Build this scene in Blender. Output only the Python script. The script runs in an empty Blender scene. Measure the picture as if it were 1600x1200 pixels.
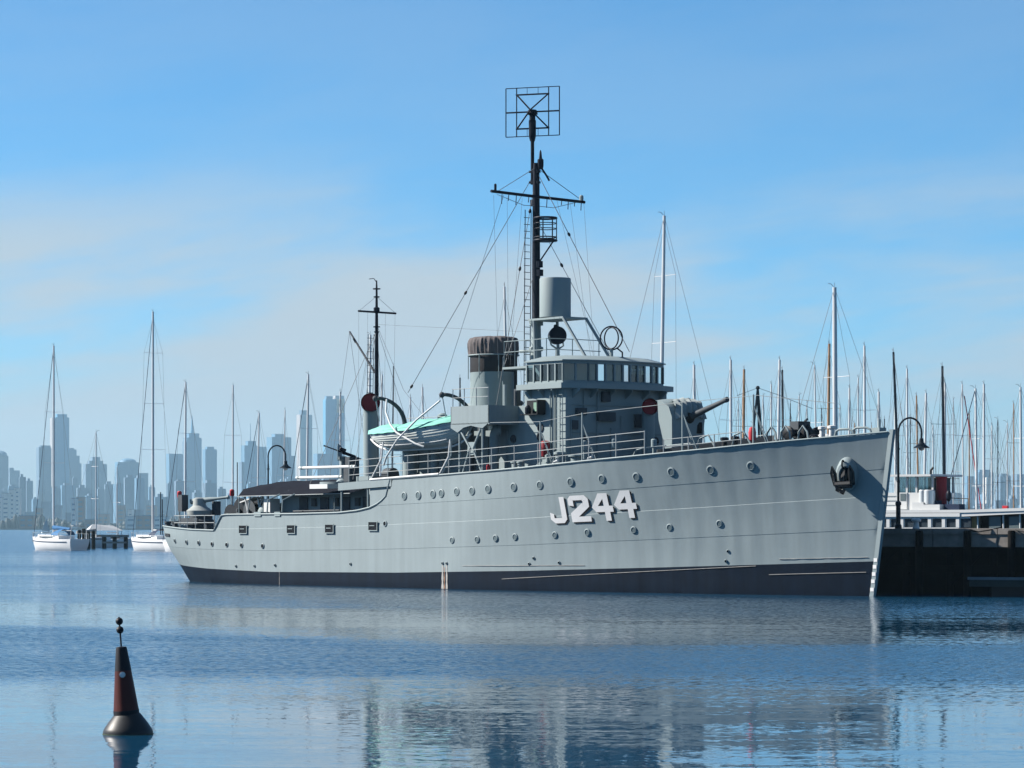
import bpy, bmesh, math, random
from mathutils import Vector, Matrix, Euler, noise as mnoise
random.seed(7)
R = math.radians
scene = bpy.context.scene

# ------------------------------------------------------------------ camera
HAZE_D, HAZE_C = 0.8e-4, (.40, .64, .80, 1)
CLOFF = (10.96, 7.2, 5.68)
CAM_H = 2.85                     # eye height above the water, metres
FOC = 4800.0                     # focal length in pixels of a 1600 px wide frame
HORIZON = 824.0                  # pixel row of the horizon in a 1200 px high frame
cam_data = bpy.data.cameras.new('camera')
cam_data.sensor_width = 36.0
cam_data.lens = 36.0 * FOC / 1600.0
cam_data.shift_y = (HORIZON - 600.0) / 1600.0
cam_data.clip_start = 0.5
cam_data.clip_end = 40000.0
cam = bpy.data.objects.new('camera', cam_data)
scene.collection.objects.link(cam)
cam.location = (0, 0, CAM_H)
cam.rotation_euler = (R(90), 0, 0)
scene.camera = cam

# ------------------------------------------------------------------ sky and sun
SUN_EL, SUN_AZ = 35.0, 78.0      # azimuth counted from +Y towards -X (left of the view, a little beyond it)
world = bpy.data.worlds.new('World')
scene.world = world
world.use_nodes = True
nt = world.node_tree
N, L = nt.nodes, nt.links
N.clear()
out = N.new('ShaderNodeOutputWorld')
bg = N.new('ShaderNodeBackground')
bg.inputs['Strength'].default_value = 0.05
sky = N.new('ShaderNodeTexSky')
sky.sky_type = 'NISHITA'
sky.sun_disc = False
sky.sun_elevation = R(SUN_EL)
sky.sun_rotation = R(-SUN_AZ)
sky.altitude = 0
sky.air_density = 0.7
sky.dust_density = 0.0
sky.ozone_density = 9.0
# thin high cloud streaks, laid out on a flat cloud layer over the whole sky
tc = N.new('ShaderNodeTexCoord')
sep = N.new('ShaderNodeSeparateXYZ'); L.new(tc.outputs['Generated'], sep.inputs[0])
def wmath(op, a, b=None, clamp=False):
    m = N.new('ShaderNodeMath'); m.operation = op; m.use_clamp = clamp
    for i, v in enumerate((a, b)):
        if v is None: continue
        if isinstance(v, (int, float)): m.inputs[i].default_value = v
        else: L.new(v, m.inputs[i])
    return m.outputs[0]
tilt = wmath('SUBTRACT', sep.outputs['Z'], wmath('MULTIPLY', sep.outputs['X'], 0.13))
cmb = N.new('ShaderNodeCombineXYZ')
L.new(sep.outputs['X'], cmb.inputs[0]); L.new(sep.outputs['Y'], cmb.inputs[1]); L.new(tilt, cmb.inputs[2])
def wnoise(sxy, sz, detail, rough, dist, off):
    mp = N.new('ShaderNodeMapping')
    mp.inputs['Scale'].default_value = (sxy, sxy, sz)
    mp.inputs['Location'].default_value = off
    L.new(cmb.outputs[0], mp.inputs[0])
    t = N.new('ShaderNodeTexNoise')
    t.inputs['Scale'].default_value = 1.0
    t.inputs['Detail'].default_value = detail
    t.inputs['Roughness'].default_value = rough
    t.inputs['Distortion'].default_value = dist
    L.new(mp.outputs[0], t.inputs['Vector'])
    return t.outputs['Fac']
n1 = wnoise(5.0, 26.0, 5, 0.5, 0.3, CLOFF)
n2 = wnoise(14.0, 75.0, 5, 0.6, 0.4, (2, 9, 4))
mask = wmath('ADD', wmath('MULTIPLY', n1, 0.75), wmath('MULTIPLY', n2, 0.25))
mr = N.new('ShaderNodeMapRange'); mr.interpolation_type = 'SMOOTHSTEP'
mr.inputs['From Min'].default_value = 0.36
mr.inputs['From Max'].default_value = 0.60
mr.inputs['To Max'].default_value = 1.0
env = N.new('ShaderNodeMapRange'); env.interpolation_type = 'SMOOTHSTEP'     # a bank of high cloud low in the sky, clear overhead
env.inputs['From Min'].default_value = 0.08; env.inputs['From Max'].default_value = 0.13
env.inputs['To Min'].default_value = 1.0; env.inputs['To Max'].default_value = 0.12
L.new(sep.outputs['Z'], env.inputs['Value'])
L.new(mask, mr.inputs['Value'])
cmask = wmath('MULTIPLY', mr.outputs[0], env.outputs[0])
cloud = N.new('ShaderNodeMixRGB')
cloud.inputs[2].default_value = (5.5, 4.0, 4.6, 1)
# pale veil of moisture low over the horizon, the same all round
veil = N.new('ShaderNodeMapRange'); veil.interpolation_type = 'SMOOTHSTEP'
veil.inputs['From Min'].default_value = -0.01; veil.inputs['From Max'].default_value = 0.075
veil.inputs['To Min'].default_value = 0.82; veil.inputs['To Max'].default_value = 0.0
L.new(sep.outputs['Z'], veil.inputs['Value'])
low = N.new('ShaderNodeMixRGB'); low.inputs[2].default_value = (4.9, 3.1, 2.8, 1)
L.new(veil.outputs[0], low.inputs[0]); L.new(sky.outputs[0], low.inputs[1])
L.new(cmask, cloud.inputs[0]); L.new(low.outputs[0], cloud.inputs[1])
tint = N.new('ShaderNodeMixRGB'); tint.blend_type = 'MULTIPLY'; tint.inputs[0].default_value = 1.0
tint.inputs[2].default_value = (0.74, 1.17, 1.13, 1)      # camera white balance towards cyan
L.new(cloud.outputs[0], tint.inputs[1])
L.new(tint.outputs[0], bg.inputs['Color'])
L.new(bg.outputs[0], out.inputs['Surface'])

sd = bpy.data.lights.new('sun', 'SUN')
sd.energy = 5.0
sd.angle = R(0.53)
sd.color = (1.0, 0.94, 0.86)
sun = bpy.data.objects.new('sun', sd)
scene.collection.objects.link(sun)
SUN_DIR = Vector((-math.sin(R(SUN_AZ)) * math.cos(R(SUN_EL)), math.cos(R(SUN_AZ)) * math.cos(R(SUN_EL)), math.sin(R(SUN_EL))))
sun.rotation_euler = SUN_DIR.to_track_quat('Z', 'Y').to_euler()
sun.location = (-60, 60, 80)

scene.view_settings.view_transform = 'Standard'
scene.view_settings.look = 'None'
scene.view_settings.exposure = 1.35
scene.view_settings.gamma = 1.0
scene.view_settings.use_curve_mapping = False
scene.render.engine = 'CYCLES'
cy_ = scene.cycles
cy_.use_denoising = True
cy_.max_bounces = 8
cy_.transparent_max_bounces = 12
cy_.volume_bounces = 0
cy_.sample_clamp_indirect = 6.0
cy_.caustics_reflective = False
cy_.caustics_refractive = False

# ------------------------------------------------------------------ materials
def new_mat(name):
    m = bpy.data.materials.new(name); m.use_nodes = True
    return m, m.node_tree.nodes, m.node_tree.links, m.node_tree.nodes['Principled BSDF']
def paint(name, col, rough=0.5, var=0.12, scale=1.2, metal=0.0, streak=0.0, bump=0.0, spec=0.22):
    """painted or plain surface: base colour broken up by soft blotches and downward streaks of wear"""
    m, n, l, b = new_mat(name)
    b.inputs['Roughness'].default_value = rough
    b.inputs['Metallic'].default_value = metal
    b.inputs['Specular IOR Level'].default_value = spec
    co = n.new('ShaderNodeTexCoord')
    nz = n.new('ShaderNodeTexNoise'); nz.inputs['Scale'].default_value = scale
    nz.inputs['Detail'].default_value = 6; nz.inputs['Roughness'].default_value = 0.62
    l.new(co.outputs['Object'], nz.inputs['Vector'])
    fac = nz.outputs['Fac']
    if streak:
        mp = n.new('ShaderNodeMapping'); mp.inputs['Scale'].default_value = (2.6, 2.6, 0.16)
        l.new(co.outputs['Object'], mp.inputs[0])
        n2 = n.new('ShaderNodeTexNoise'); n2.inputs['Scale'].default_value = 1.6; n2.inputs['Detail'].default_value = 5
        l.new(mp.outputs[0], n2.inputs['Vector'])
        mx = n.new('ShaderNodeMath'); mx.operation = 'MULTIPLY_ADD'
        l.new(n2.outputs['Fac'], mx.inputs[0]); mx.inputs[1].default_value = streak
        ad = n.new('ShaderNodeMath'); ad.operation = 'MULTIPLY'; ad.inputs[1].default_value = 1 - streak
        l.new(fac, ad.inputs[0]); l.new(ad.outputs[0], mx.inputs[2]); fac = mx.outputs[0]
    cr = n.new('ShaderNodeValToRGB')
    e = cr.color_ramp.elements
    e[0].position = 0.3; e[1].position = 0.7
    e[0].color = (*[c * (1 - var) for c in col], 1)
    e[1].color = (*[min(1, c * (1 + var)) for c in col], 1)
    l.new(fac, cr.inputs[0]); l.new(cr.outputs[0], b.inputs['Base Color'])
    if bump:
        bp = n.new('ShaderNodeBump'); bp.inputs['Strength'].default_value = 0.4; bp.inputs['Distance'].default_value = bump
        l.new(nz.outputs['Fac'], bp.inputs['Height']); l.new(bp.outputs[0], b.inputs['Normal'])
    return m

# ------------------------------------------------------------------ water
def water_material():
    m, n, l, b = new_mat('harbour_water')
    b.inputs['Base Color'].default_value = (0.004, 0.040, 0.085, 1)
    b.inputs['IOR'].default_value = 1.333
    b.inputs['Roughness'].default_value = 0.03
    geo = n.new('ShaderNodeNewGeometry')
    def mth(op, a, c=None, clamp=False):
        q = n.new('ShaderNodeMath'); q.operation = op; q.use_clamp = clamp
        for i, v in enumerate((a, c)):
            if v is None: continue
            if isinstance(v, (int, float)): q.inputs[i].default_value = v
            else: l.new(v, q.inputs[i])
        return q.outputs[0]
    def nz(sx, sy, detail=3, rough=0.55, loc=(0, 0, 0), rot=0):
        mp = n.new('ShaderNodeMapping'); mp.inputs['Scale'].default_value = (sx, sy, 1)
        mp.inputs['Location'].default_value = loc; mp.inputs['Rotation'].default_value = (0, 0, R(rot))
        l.new(geo.outputs['Position'], mp.inputs[0])
        t = n.new('ShaderNodeTexNoise'); t.noise_dimensions = '2D'
        t.inputs['Scale'].default_value = 1; t.inputs['Detail'].default_value = detail; t.inputs['Roughness'].default_value = rough
        l.new(mp.outputs[0], t.inputs['Vector'])
        return t
    sp = n.new('ShaderNodeSeparateXYZ'); l.new(geo.outputs['Position'], sp.inputs[0])
    # where the breeze ruffles the surface: long patches lying across the harbour
    wob = nz(0.03, 0.09, 5, 0.62, (4, 2, 0))
    yy = mth('ADD', sp.outputs['Y'], mth('MULTIPLY', mth('SUBTRACT', wob.outputs['Fac'], 0.5), 15.0))
    yy = mth('ADD', yy, mth('MULTIPLY', mth('MINIMUM', sp.outputs['X'], 0.0), mth('MULTIPLY', mth('SUBTRACT', sp.outputs['Y'], 62.0), 1 / 15.0, True)))
    ramp = n.new('ShaderNodeValToRGB')
    st = [(38, .02), (50, .03), (55.5, .14), (60, .74), (70, .85), (74.5, .16), (84, .05), (95, .08), (102, .34), (128, .48), (150, .55), (160, .25), (185, .75), (230, .35), (300, .8)]
    e = ramp.color_ramp.elements
    lo, hi = 30.0, 310.0
    e[0].position = (st[0][0] - lo) / (hi - lo); e[0].color = (st[0][1],) * 3 + (1,)
    e[1].position = (st[-1][0] - lo) / (hi - lo); e[1].color = (st[-1][1],) * 3 + (1,)
    for d, v in st[1:-1]:
        q = e.new((d - lo) / (hi - lo)); q.color = (v, v, v, 1)
    mrg = n.new('ShaderNodeMapRange'); mrg.inputs['From Min'].default_value = lo; mrg.inputs['From Max'].default_value = hi
    l.new(yy, mrg.inputs['Value']); l.new(mrg.outputs[0], ramp.inputs[0])
    stripe = nz(0.012, 0.16, 3, 0.55, (1, 5, 0))
    ruff = mth('MULTIPLY', ramp.outputs[0], mth('MULTIPLY_ADD', stripe.outputs['Fac'], 1.2), True)
    ruff.node.inputs[1].default_value = 0
    sm = mth('MULTIPLY', stripe.outputs['Fac'], 1.4); sm = mth('ADD', sm, 0.3)
    ruff = mth('MULTIPLY', ramp.outputs[0], sm, True)
    # surface slopes: slow swell, metre-long wavelets, fine ripples
    sw = nz(0.10, 0.55, 2, 0.5, (0, 0, 0), 4)
    wv = nz(0.55, 2.2, 3, 0.55, (3, 7, 0), -6)
    rp = nz(5.0, 9.0, 3, 0.6, (9, 1, 0), 8)
    def slope(ch):
        o = []
        for t, calm, rough in ((sw, .016, .03), (wv, .020, .40), (rp, .008, 1.4)):
            s = n.new('ShaderNodeSeparateColor'); l.new(t.outputs['Color'], s.inputs[0])
            amp = mth('ADD', mth('MULTIPLY', ruff, rough - calm), calm)
            o.append(mth('MULTIPLY', mth('SUBTRACT', s.outputs[ch], 0.5), amp))
        return mth('ADD', mth('ADD', o[0], o[1]), o[2])
    sx, sy = slope(0), slope(1)
    sy = mth('SUBTRACT', sy, mth('MULTIPLY', ruff, 0.055))      # mean tilt towards -Y put in so ruffled water reflects higher, bluer sky
    cb = n.new('ShaderNodeCombineXYZ'); l.new(sx, cb.inputs[0]); l.new(sy, cb.inputs[1]); cb.inputs[2].default_value = 1.0
    nm = n.new('ShaderNodeVectorMath'); nm.operation = 'NORMALIZE'; l.new(cb.outputs[0], nm.inputs[0])
    l.new(nm.outputs[0], b.inputs['Normal'])
    rr = mth('ADD', mth('MULTIPLY', ruff, 0.15), 0.008)
    l.new(rr, b.inputs['Roughness'])
    return m

# ------------------------------------------------------------------ building helpers
COL = scene.collection
def rotm(z=0, y=0, x=0): return Euler((x, y, z)).to_matrix()
class MB:
    """collects shapes and links them as one mesh object"""
    def __init__(self): self.v = []; self.f = []; self.m = []
    def add(self, vs, fs, mat=0):
        o = len(self.v); self.v += [tuple(p) for p in vs]
        for q in fs: self.f.append(tuple(i + o for i in q)); self.m.append(mat)
        return self
    def box(self, x0, x1, y0, y1, z0, z1, mat=0):
        return self.add([(x0,y0,z0),(x1,y0,z0),(x1,y1,z0),(x0,y1,z0),(x0,y0,z1),(x1,y0,z1),(x1,y1,z1),(x0,y1,z1)],
                        [(0,3,2,1),(4,5,6,7),(0,1,5,4),(1,2,6,5),(2,3,7,6),(3,0,4,7)], mat)
    def bar(self, p, q, w, h=None, mat=0, up=(0,0,1)):
        p, q = Vector(p), Vector(q); d = (q - p).normalized(); u = Vector(up)
        if abs(d.dot(u)) > .98: u = Vector((1,0,0))
        a = d.cross(u).normalized() * w / 2; b = d.cross(a).normalized() * (h or w) / 2
        return self.add([p-a-b, p+a-b, p+a+b, p-a+b, q-a-b, q+a-b, q+a+b, q-a+b],
                        [(0,3,2,1),(4,5,6,7),(0,1,5,4),(1,2,6,5),(2,3,7,6),(3,0,4,7)], mat)
    def tube(self, pts, r, n=8, mat=0, r1=None, closed=False):
        pts = [Vector(p) for p in pts]; k = len(pts); rings = []
        prev = None
        for i, p in enumerate(pts):
            if closed: d = pts[(i+1) % k] - pts[i-1]
            else: d = pts[min(i+1, k-1)] - pts[max(i-1, 0)]
            d.normalize()
            if prev is None:
                u = Vector((0,0,1)) if abs(d.z) < .9 else Vector((1,0,0))
                a = d.cross(u).normalized()
            else:
                a = (prev - d * prev.dot(d)).normalized()
            prev = a; b = d.cross(a)
            rr = r if r1 is None else r + (r1 - r) * i / (k - 1)
            rings.append([p + (a * math.cos(2*math.pi*j/n) + b * math.sin(2*math.pi*j/n)) * rr for j in range(n)])
        vs = [q for ring in rings for q in ring]; fs = []
        for i in range(k if closed else k - 1):
            i2 = (i + 1) % k
            for j in range(n):
                fs.append((i*n+j, i*n+(j+1)%n, i2*n+(j+1)%n, i2*n+j))
        if not closed: fs += [tuple(range(n-1,-1,-1)), tuple(range((k-1)*n, k*n))]
        return self.add(vs, fs, mat)
    def lathe(self, c, prof, n=24, mat=0, M=None, sx=1, sy=1, mats=None):
        """turn a profile of (radius, height) about the z axis through c, optionally rotated by M"""
        vs = []; fs = []; c = Vector(c)
        for r, z in prof:
            for j in range(n):
                p = Vector((r*sx*math.cos(2*math.pi*j/n), r*sy*math.sin(2*math.pi*j/n), z))
                vs.append(c + (M @ p if M else p))
        for i in range(len(prof)-1):
            for j in range(n):
                fs.append((i*n+j, i*n+(j+1)%n, (i+1)*n+(j+1)%n, (i+1)*n+j))
        k = len(prof)
        if mats:
            o = len(self.v); self.v += [tuple(p) for p in vs]
            for i, q in enumerate(fs): self.f.append(tuple(a+o for a in q)); self.m.append(mats[i//n])
            for q, mm in ((tuple(range(n-1,-1,-1)), mats[0]), (tuple(range((k-1)*n,k*n)), mats[-1])):
                self.f.append(tuple(a+o for a in q)); self.m.append(mm)
            return self
        fs += [tuple(range(n-1,-1,-1)), tuple(range((k-1)*n, k*n))]
        return self.add(vs, fs, mat)
    def ball(self, c, r, n=12, mat=0, s=(1,1,1), M=None):
        prof = [(max(1e-4, math.cos(math.pi*(i/8-.5)))*r, math.sin(math.pi*(i/8-.5))*r*s[2]) for i in range(9)]
        return self.lathe(c, prof, n, mat, M, s[0], s[1])
    def plate(self, poly, vec, mat=0):
        """a flat polygon given thickness by vec"""
        k = len(poly); v = Vector(vec); a = [Vector(p) for p in poly]
        fs = [tuple(range(k)), tuple(range(2*k-1, k-1, -1))]
        fs += [(i, i+k, (i+1)%k+k, (i+1)%k) for i in range(k)]
        return self.add(a + [p + v for p in a], fs, mat)
    def grid(self, rows, mat=0, closed=False):
        n = len(rows[0]); vs = [p for r in rows for p in r]; fs = []
        for i in range(len(rows)-1):
            for j in range(n if closed else n-1):
                fs.append((i*n+j, i*n+(j+1)%n, (i+1)*n+(j+1)%n, (i+1)*n+j))
        return self.add(vs, fs, mat)
    def build(self, name, mats, parent=None, xf=None, smooth=30, label=None):
        me = bpy.data.meshes.new(name)
        vs = [xf(*p) for p in self.v] if xf else self.v
        me.from_pydata(vs, [], self.f)
        if not isinstance(mats, (list, tuple)): mats = [mats]
        for m in mats: me.materials.append(m)
        me.polygons.foreach_set('material_index', self.m)
        bm = bmesh.new(); bm.from_mesh(me)
        bmesh.ops.remove_doubles(bm, verts=bm.verts, dist=1e-5)
        bmesh.ops.recalc_face_normals(bm, faces=bm.faces)
        bm.to_mesh(me); bm.free()
        if smooth:
            me.shade_smooth(); me.set_sharp_from_angle(angle=R(smooth))
        o = bpy.data.objects.new(name, me); COL.objects.link(o)
        if parent: o.parent = parent
        if label: o['label'] = label
        return o
def tag(o, label=None, cat=None, group=None, kind=None):
    if label: o['label'] = label
    if cat: o['category'] = cat
    if group: o['group'] = group
    if kind: o['kind'] = kind
    return o
def thing(name, loc, rz=0, label=None, cat=None, group=None):
    o = bpy.data.objects.new(name, None); COL.objects.link(o)
    o.empty_display_size = 0.5
    o.location = loc; o.rotation_euler = (0, 0, rz)
    return tag(o, label, cat, group)
def twin(o, parent, loc=None, rot=None):
    """a copy of a part that shares its mesh"""
    c = o.copy(); COL.objects.link(c); c.parent = parent
    if loc is not None: c.location = loc
    if rot is not None: c.rotation_euler = rot
    return c
def across(u, dist): return (u - 800.0) / FOC * dist          # sideways offset of a sight line at a distance
def rise(v, dist): return CAM_H + (HORIZON - v) / FOC * dist  # height of a sight line at a distance

# ------------------------------------------------------------------ colours
GREY = paint('ship_grey', (.172, .210, .221), .6, .09, .55, streak=.6, bump=.02)
GREY_L = paint('superstructure_grey', (.180, .222, .230), .6, .05, .9, streak=.4)
GREY_D = paint('deck_dark_grey', (.04, .048, .056), .7, .2)
BOOTM = paint('boot_topping_black', (.0032, .0078, .0165), .6, .35, 1.6, streak=.5, spec=.06)
DARK = paint('mast_dark_paint', (.005, .008, .016), .5, .2, spec=.1)
BLACK = paint('black_gear', (.008, .009, .011), .5, .2)
WHITE = paint('white_paint', (.47, .48, .475), .4, .04)
WHITE_L = paint('numeral_white', (.50, .50, .50), .45, .05, 2.0)
CANVAS = paint('funnel_canvas', (.085, .075, .076), .9, .15, 3.0, bump=.03)
BAND = paint('funnel_band', (.016, .015, .017), .6, .15)
RED = paint('dull_red', (.20, .012, .018), .6, .15)
REDB = paint('bright_red', (.36, .022, .03), .5, .1)
MINT = paint('mint_canvas', (.15, .37, .31), .85, .10, 2.2, bump=.02)
BOATW = paint('clinker_cream', (.36, .385, .37), .45, .06, 2.0)
AWN = paint('awning_canvas', (.009, .010, .015), .95, .2, 1.5, spec=.05)
WOOD = paint('weathered_timber', (.185, .172, .158), .85, .25, 1.8, bump=.02)
WOODD = paint('pile_timber_and_shade', (.006, .006, .006), .9, .35, 1.5, bump=.03, spec=.05)  # timber of the piles, near-black with the wharf's shade in its colour
WIRE = paint('steel_wire', (.10, .11, .12), .5, .1)
WIREL = paint('rail_paint', (.28, .30, .30), .5, .1)
ALU = paint('mast_alloy', (.46, .47, .47), .35, .06, .6)
ALUD = paint('mast_dark_alloy', (.012, .019, .026), .4, .1, spec=.12)
TANM = paint('mast_varnished_spruce', (.27, .16, .085), .45, .12, .8)
GEL = paint('yacht_gelcoat', (.60, .60, .595), .3, .03)
NAVY = paint('navy_canvas', (.012, .022, .05), .85, .15)
BLUEC = paint('blue_sail_cover', (.025, .10, .22), .85, .15)
SILVER = paint('silver_tank', (.62, .62, .60), .3, .08, metal=.6)
RUST = paint('rust_stain', (.30, .17, .11), .8, .3, 6.0)
PALE = paint('lime_stain_and_highlight', (.26, .255, .245), .8, .2, 6.0)  # lime stains, and the painted highlights on the hull seams
SEAL = paint('green_lamp_box', (.16, .26, .20), .5, .1)
def glass(name, tint, gloss):
    m, n, l, b = new_mat(name); n.remove(b)
    tr = n.new('ShaderNodeBsdfTransparent'); tr.inputs[0].default_value = (*tint, 1)
    gl = n.new('ShaderNodeBsdfGlossy'); gl.inputs['Roughness'].default_value = .04
    mx = n.new('ShaderNodeMixShader'); fr = n.new('ShaderNodeLayerWeight'); fr.inputs[0].default_value = gloss
    l.new(fr.outputs['Fresnel'], mx.inputs[0]); l.new(tr.outputs[0], mx.inputs[1]); l.new(gl.outputs[0], mx.inputs[2])
    l.new(mx.outputs[0], n['Material Output'].inputs['Surface'])
    return m
GLASS = glass('bridge_glass', (.38, .52, .57), .5)
PORTG, _n, _l, _b = new_mat('port_glass')
_b.inputs['Base Color'].default_value = (.09, .115, .12, 1); _b.inputs['Roughness'].default_value = .25
DGLASS, _n, _l, _b = new_mat('dark_cabin_glass')
_b.inputs['Base Color'].default_value = (.03, .04, .05, 1); _b.inputs['Roughness'].default_value = .08
HOLE = paint('dark_opening', (.008, .010, .013), .8, .1, spec=.05)
# ------------------------------------------------------------------ the ship's lines (s = metres from the stern, t = metres to starboard, z = metres above water)
def lerp_tab(tab, x):
    if x <= tab[0][0]: return tab[0][1]
    for (a, b), (c, d) in zip(tab, tab[1:]):
        if x <= c: return b + (d - b) * (x - a) / (c - a)
    return tab[-1][1]
S_STERN, S_MID, S_TAPER = 2.55, 32.0, 10.5
SHEER = [(0, 4.7), (13, 4.78), (23.3, 4.98), (27, 5.13), (31.9, 5.29), (34.3, 5.38), (37.4, 5.52), (40.6, 5.72), (44.2, 5.94), (47.4, 6.15), (50.4, 6.38), (53.2, 6.58), (55.7, 6.78)]
BOOT = [(0, 1.05), (6, .86), (10, .74), (16.2, .64), (27, .72), (36.5, .9), (44.2, 1.11), (50.4, 1.30), (55.2, 1.46)]
STERN_PROFILE = [(-.8, 4.6), (0, 2.6), (1.0, 1.5), (1.65, .7), (2.3, .15), (2.95, 0)]
def sheer(s): return lerp_tab(SHEER, s)
def boot(s): return lerp_tab(BOOT, s)
def s_fwd(z): return 54.6 + 1.1 * z / 6.76 if z >= 0 else 54.6 + z * 0.35
def s_aft(z): return S_STERN + lerp_tab(STERN_PROFILE, z)
def half_breadth(s, z):
    """half breadth of the hull at station s and height z"""
    f = s_fwd(z); a = s_aft(z)
    if s >= f or s <= a: return 0.0
    zf = max(0.0, min(1.0, z / sheer(s)))
    b = 4.7 if z >= 0 else 4.7 * (1 + z * 0.06)
    if s > S_MID:
        x = (s - S_MID) / (f - S_MID)
        return b * (1 - x ** (1.56 + 0.92 * zf ** 2.6))
    if s < a + S_TAPER:
        y = (a + S_TAPER - s) / S_TAPER
        return b * max(0.0, 1 - y ** 2.1) ** 0.52
    return b

# ------------------------------------------------------------------ water
me = bpy.data.meshes.new('water')
me.from_pydata([(-12000, -300, 0), (12000, -300, 0), (12000, 9000, 0), (-12000, 9000, 0)], [], [(0, 1, 2, 3)])
me.materials.append(water_material())
water = bpy.data.objects.new('water', me); COL.objects.link(water); tag(water, kind='structure')

# ------------------------------------------------------------------ the ship
HEAD = Vector((.627, -.779, 0)).normalized()          # the way the bow points
STBD = Vector((HEAD.y, -HEAD.x, 0))
STERN0 = Vector((-19.31, 169.2, 0))
MIDS = 28.0
SHIP_RZ = math.atan2(HEAD.y, HEAD.x)
def P(s, t, z): return (s - MIDS, -t, z)              # ship's lines to the ship's own axes
def W(s, t, z): return STERN0 + HEAD * s + STBD * t + Vector((0, 0, z))
ship = thing('naval_ship', STERN0 + HEAD * MIDS, SHIP_RZ,
             'grey wartime corvette with white J244 on its bow, moored at the pier', 'warship')
def part(mb, name, mat, parent=None, smooth=30, label=None):
    return mb.build(name, mat, parent or ship, P, smooth, label)

BULWARK = [(2.5, 2.97), (6, 2.9), (10, 2.74), (12.44, 2.70), (12.62, 2.88), (12.92, 3.28), (13.12, 3.46), (13.5, 3.50), (20, 3.52), (23.3, 3.56), (24.9, 3.66),
           (25.9, 3.80), (26.5, 3.98), (26.9, 4.16), (27.2, 4.36), (27.4, 4.60), (27.5, 4.75)]
def ztop(s): return lerp_tab(BULWARK, s) if s < 27.5 else sheer(s)
SEAMS = [0.0, .25, .51, .72, 1.0]                     # edges of the plating strakes between boot topping and deck edge
def hull_rows():
    rows = [('z', -.8, 0), ('z', -.3, 0), ('z', .0, 0), ('b', .5, 0), ('f', 0, 0)]
    for k in range(4):
        a, b = SEAMS[k], SEAMS[k+1]; off = .010 if k % 2 else 0.0
        n = 4
        rows.append(('f', a + .0015, off))
        for i in range(1, n): rows.append(('f', a + (b - a) * i / n, off))
        rows.append(('f', b - .0015, off))
    rows.append(('f', 1.0, 0.010))
    return rows
def hull_mesh():
    mb = MB(); rows = hull_rows(); NQ = 350
    def q2s(q, z):
        a, f = s_aft(z), s_fwd(z)
        q = q + .035 * math.sin(2 * math.pi * q) * -1
        return a + (f - a) * q
    for side in (1, -1):
        g = []
        for kind, val, off in rows:
            line = []
            for i in range(NQ + 1):
                q = i / NQ
                sn = q2s(q, 3.0)
                if kind == 'z': z = val
                elif kind == 'b': z = boot(sn) * val
                else: z = boot(sn) + (sheer(sn) - boot(sn)) * val
                z = min(z, ztop(sn))
                s = q2s(q, z)
                t = half_breadth(s, z)
                if t > .05:
                    wob = mnoise.noise(Vector((s * .35, z * .7, 3.0)))
                    dish = .006 * min(1, max(.15, (s - 36) / 9)) * (1 - .5 * max(0, (z - 4.5) / 2))
                    t += off + dish * (1 + wob) * math.cos(2 * math.pi * (s + .5 * mnoise.noise(Vector((s * .4, z * .2, 9)))) / 1.05) * min(1, t) + .02 * wob * min(1, t)
                line.append((s, side * max(0, t), z))
            g.append(line)
        for r in range(len(g) - 1):
            m = 1 if r < 4 else 0
            for i in range(NQ):
                a, b, c, d = g[r][i], g[r][i+1], g[r+1][i+1], g[r+1][i]
                if abs(a[2]-d[2]) + abs(b[2]-c[2]) < 1e-6: continue
                mb.add([a, b, c, d], [(0, 1, 2, 3)], m)
    return mb
hull = part(hull_mesh(), 'hull', [GREY, BOOTM], smooth=24)
def skin(s, z, out=0.0, lap=None):
    """a point on the starboard plating, and the outward normal there"""
    t = half_breadth(s, z); e = .05
    dts = (half_breadth(s + e, z) - half_breadth(s - e, z)) / (2 * e)
    dtz = (half_breadth(s, z + e) - half_breadth(s, z - e)) / (2 * e)
    n = Vector((-dts, 1, -dtz)).normalized()
    f = (z - boot(s)) / (sheer(s) - boot(s))
    if lap is None: lap = .03 if (SEAMS[1] < f < SEAMS[2] or f > SEAMS[3]) else .014
    return Vector((s, t, z)) + n * (lap + out), n
# stem bar
mb = MB(); zs = [-.5 + i * .37 for i in range(21)]
rows = []
for z in zs:
    z = min(z, 6.86); f = s_fwd(z)
    rows.append([(f - .16, .10, z), (f + .05, .075, z), (f + .08, 0, z), (f + .05, -.075, z), (f - .16, -.10, z)])
mb.grid(rows); mb.add([rows[-1][i] for i in range(5)], [(0,1,2,3,4)])
part(mb, 'stem_bar', GREY, hull)
for i, z in enumerate((.28, .62, .92, 1.22, 1.5)):
    mb = MB(); f = s_fwd(z)
    mb.plate([(f - .15, .105, z - .07), (f + .03, .084, z - .07), (f + .03, .084, z + .08), (f - .15, .105, z + .08)], (.0, .012, 0))
    part(mb, 'draught_mark', WHITE_L, hull, 0)
# gunwale mouldings on both edges of the plating
for side in (1, -1):
    mb = MB()
    for lo, hi in ((2.75, 12.4), (12.44, 27.5), (27.5, 55.5)):
        n = int((hi - lo) / .35) + 2
        mb.tube([(s, side * (half_breadth(s, ztop(s)) + .02), ztop(s)) for s in [lo + (hi - lo) * i / n for i in range(n + 1)]], .045, 6)
    part(mb, 'gunwale', GREY_L, hull)
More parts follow.
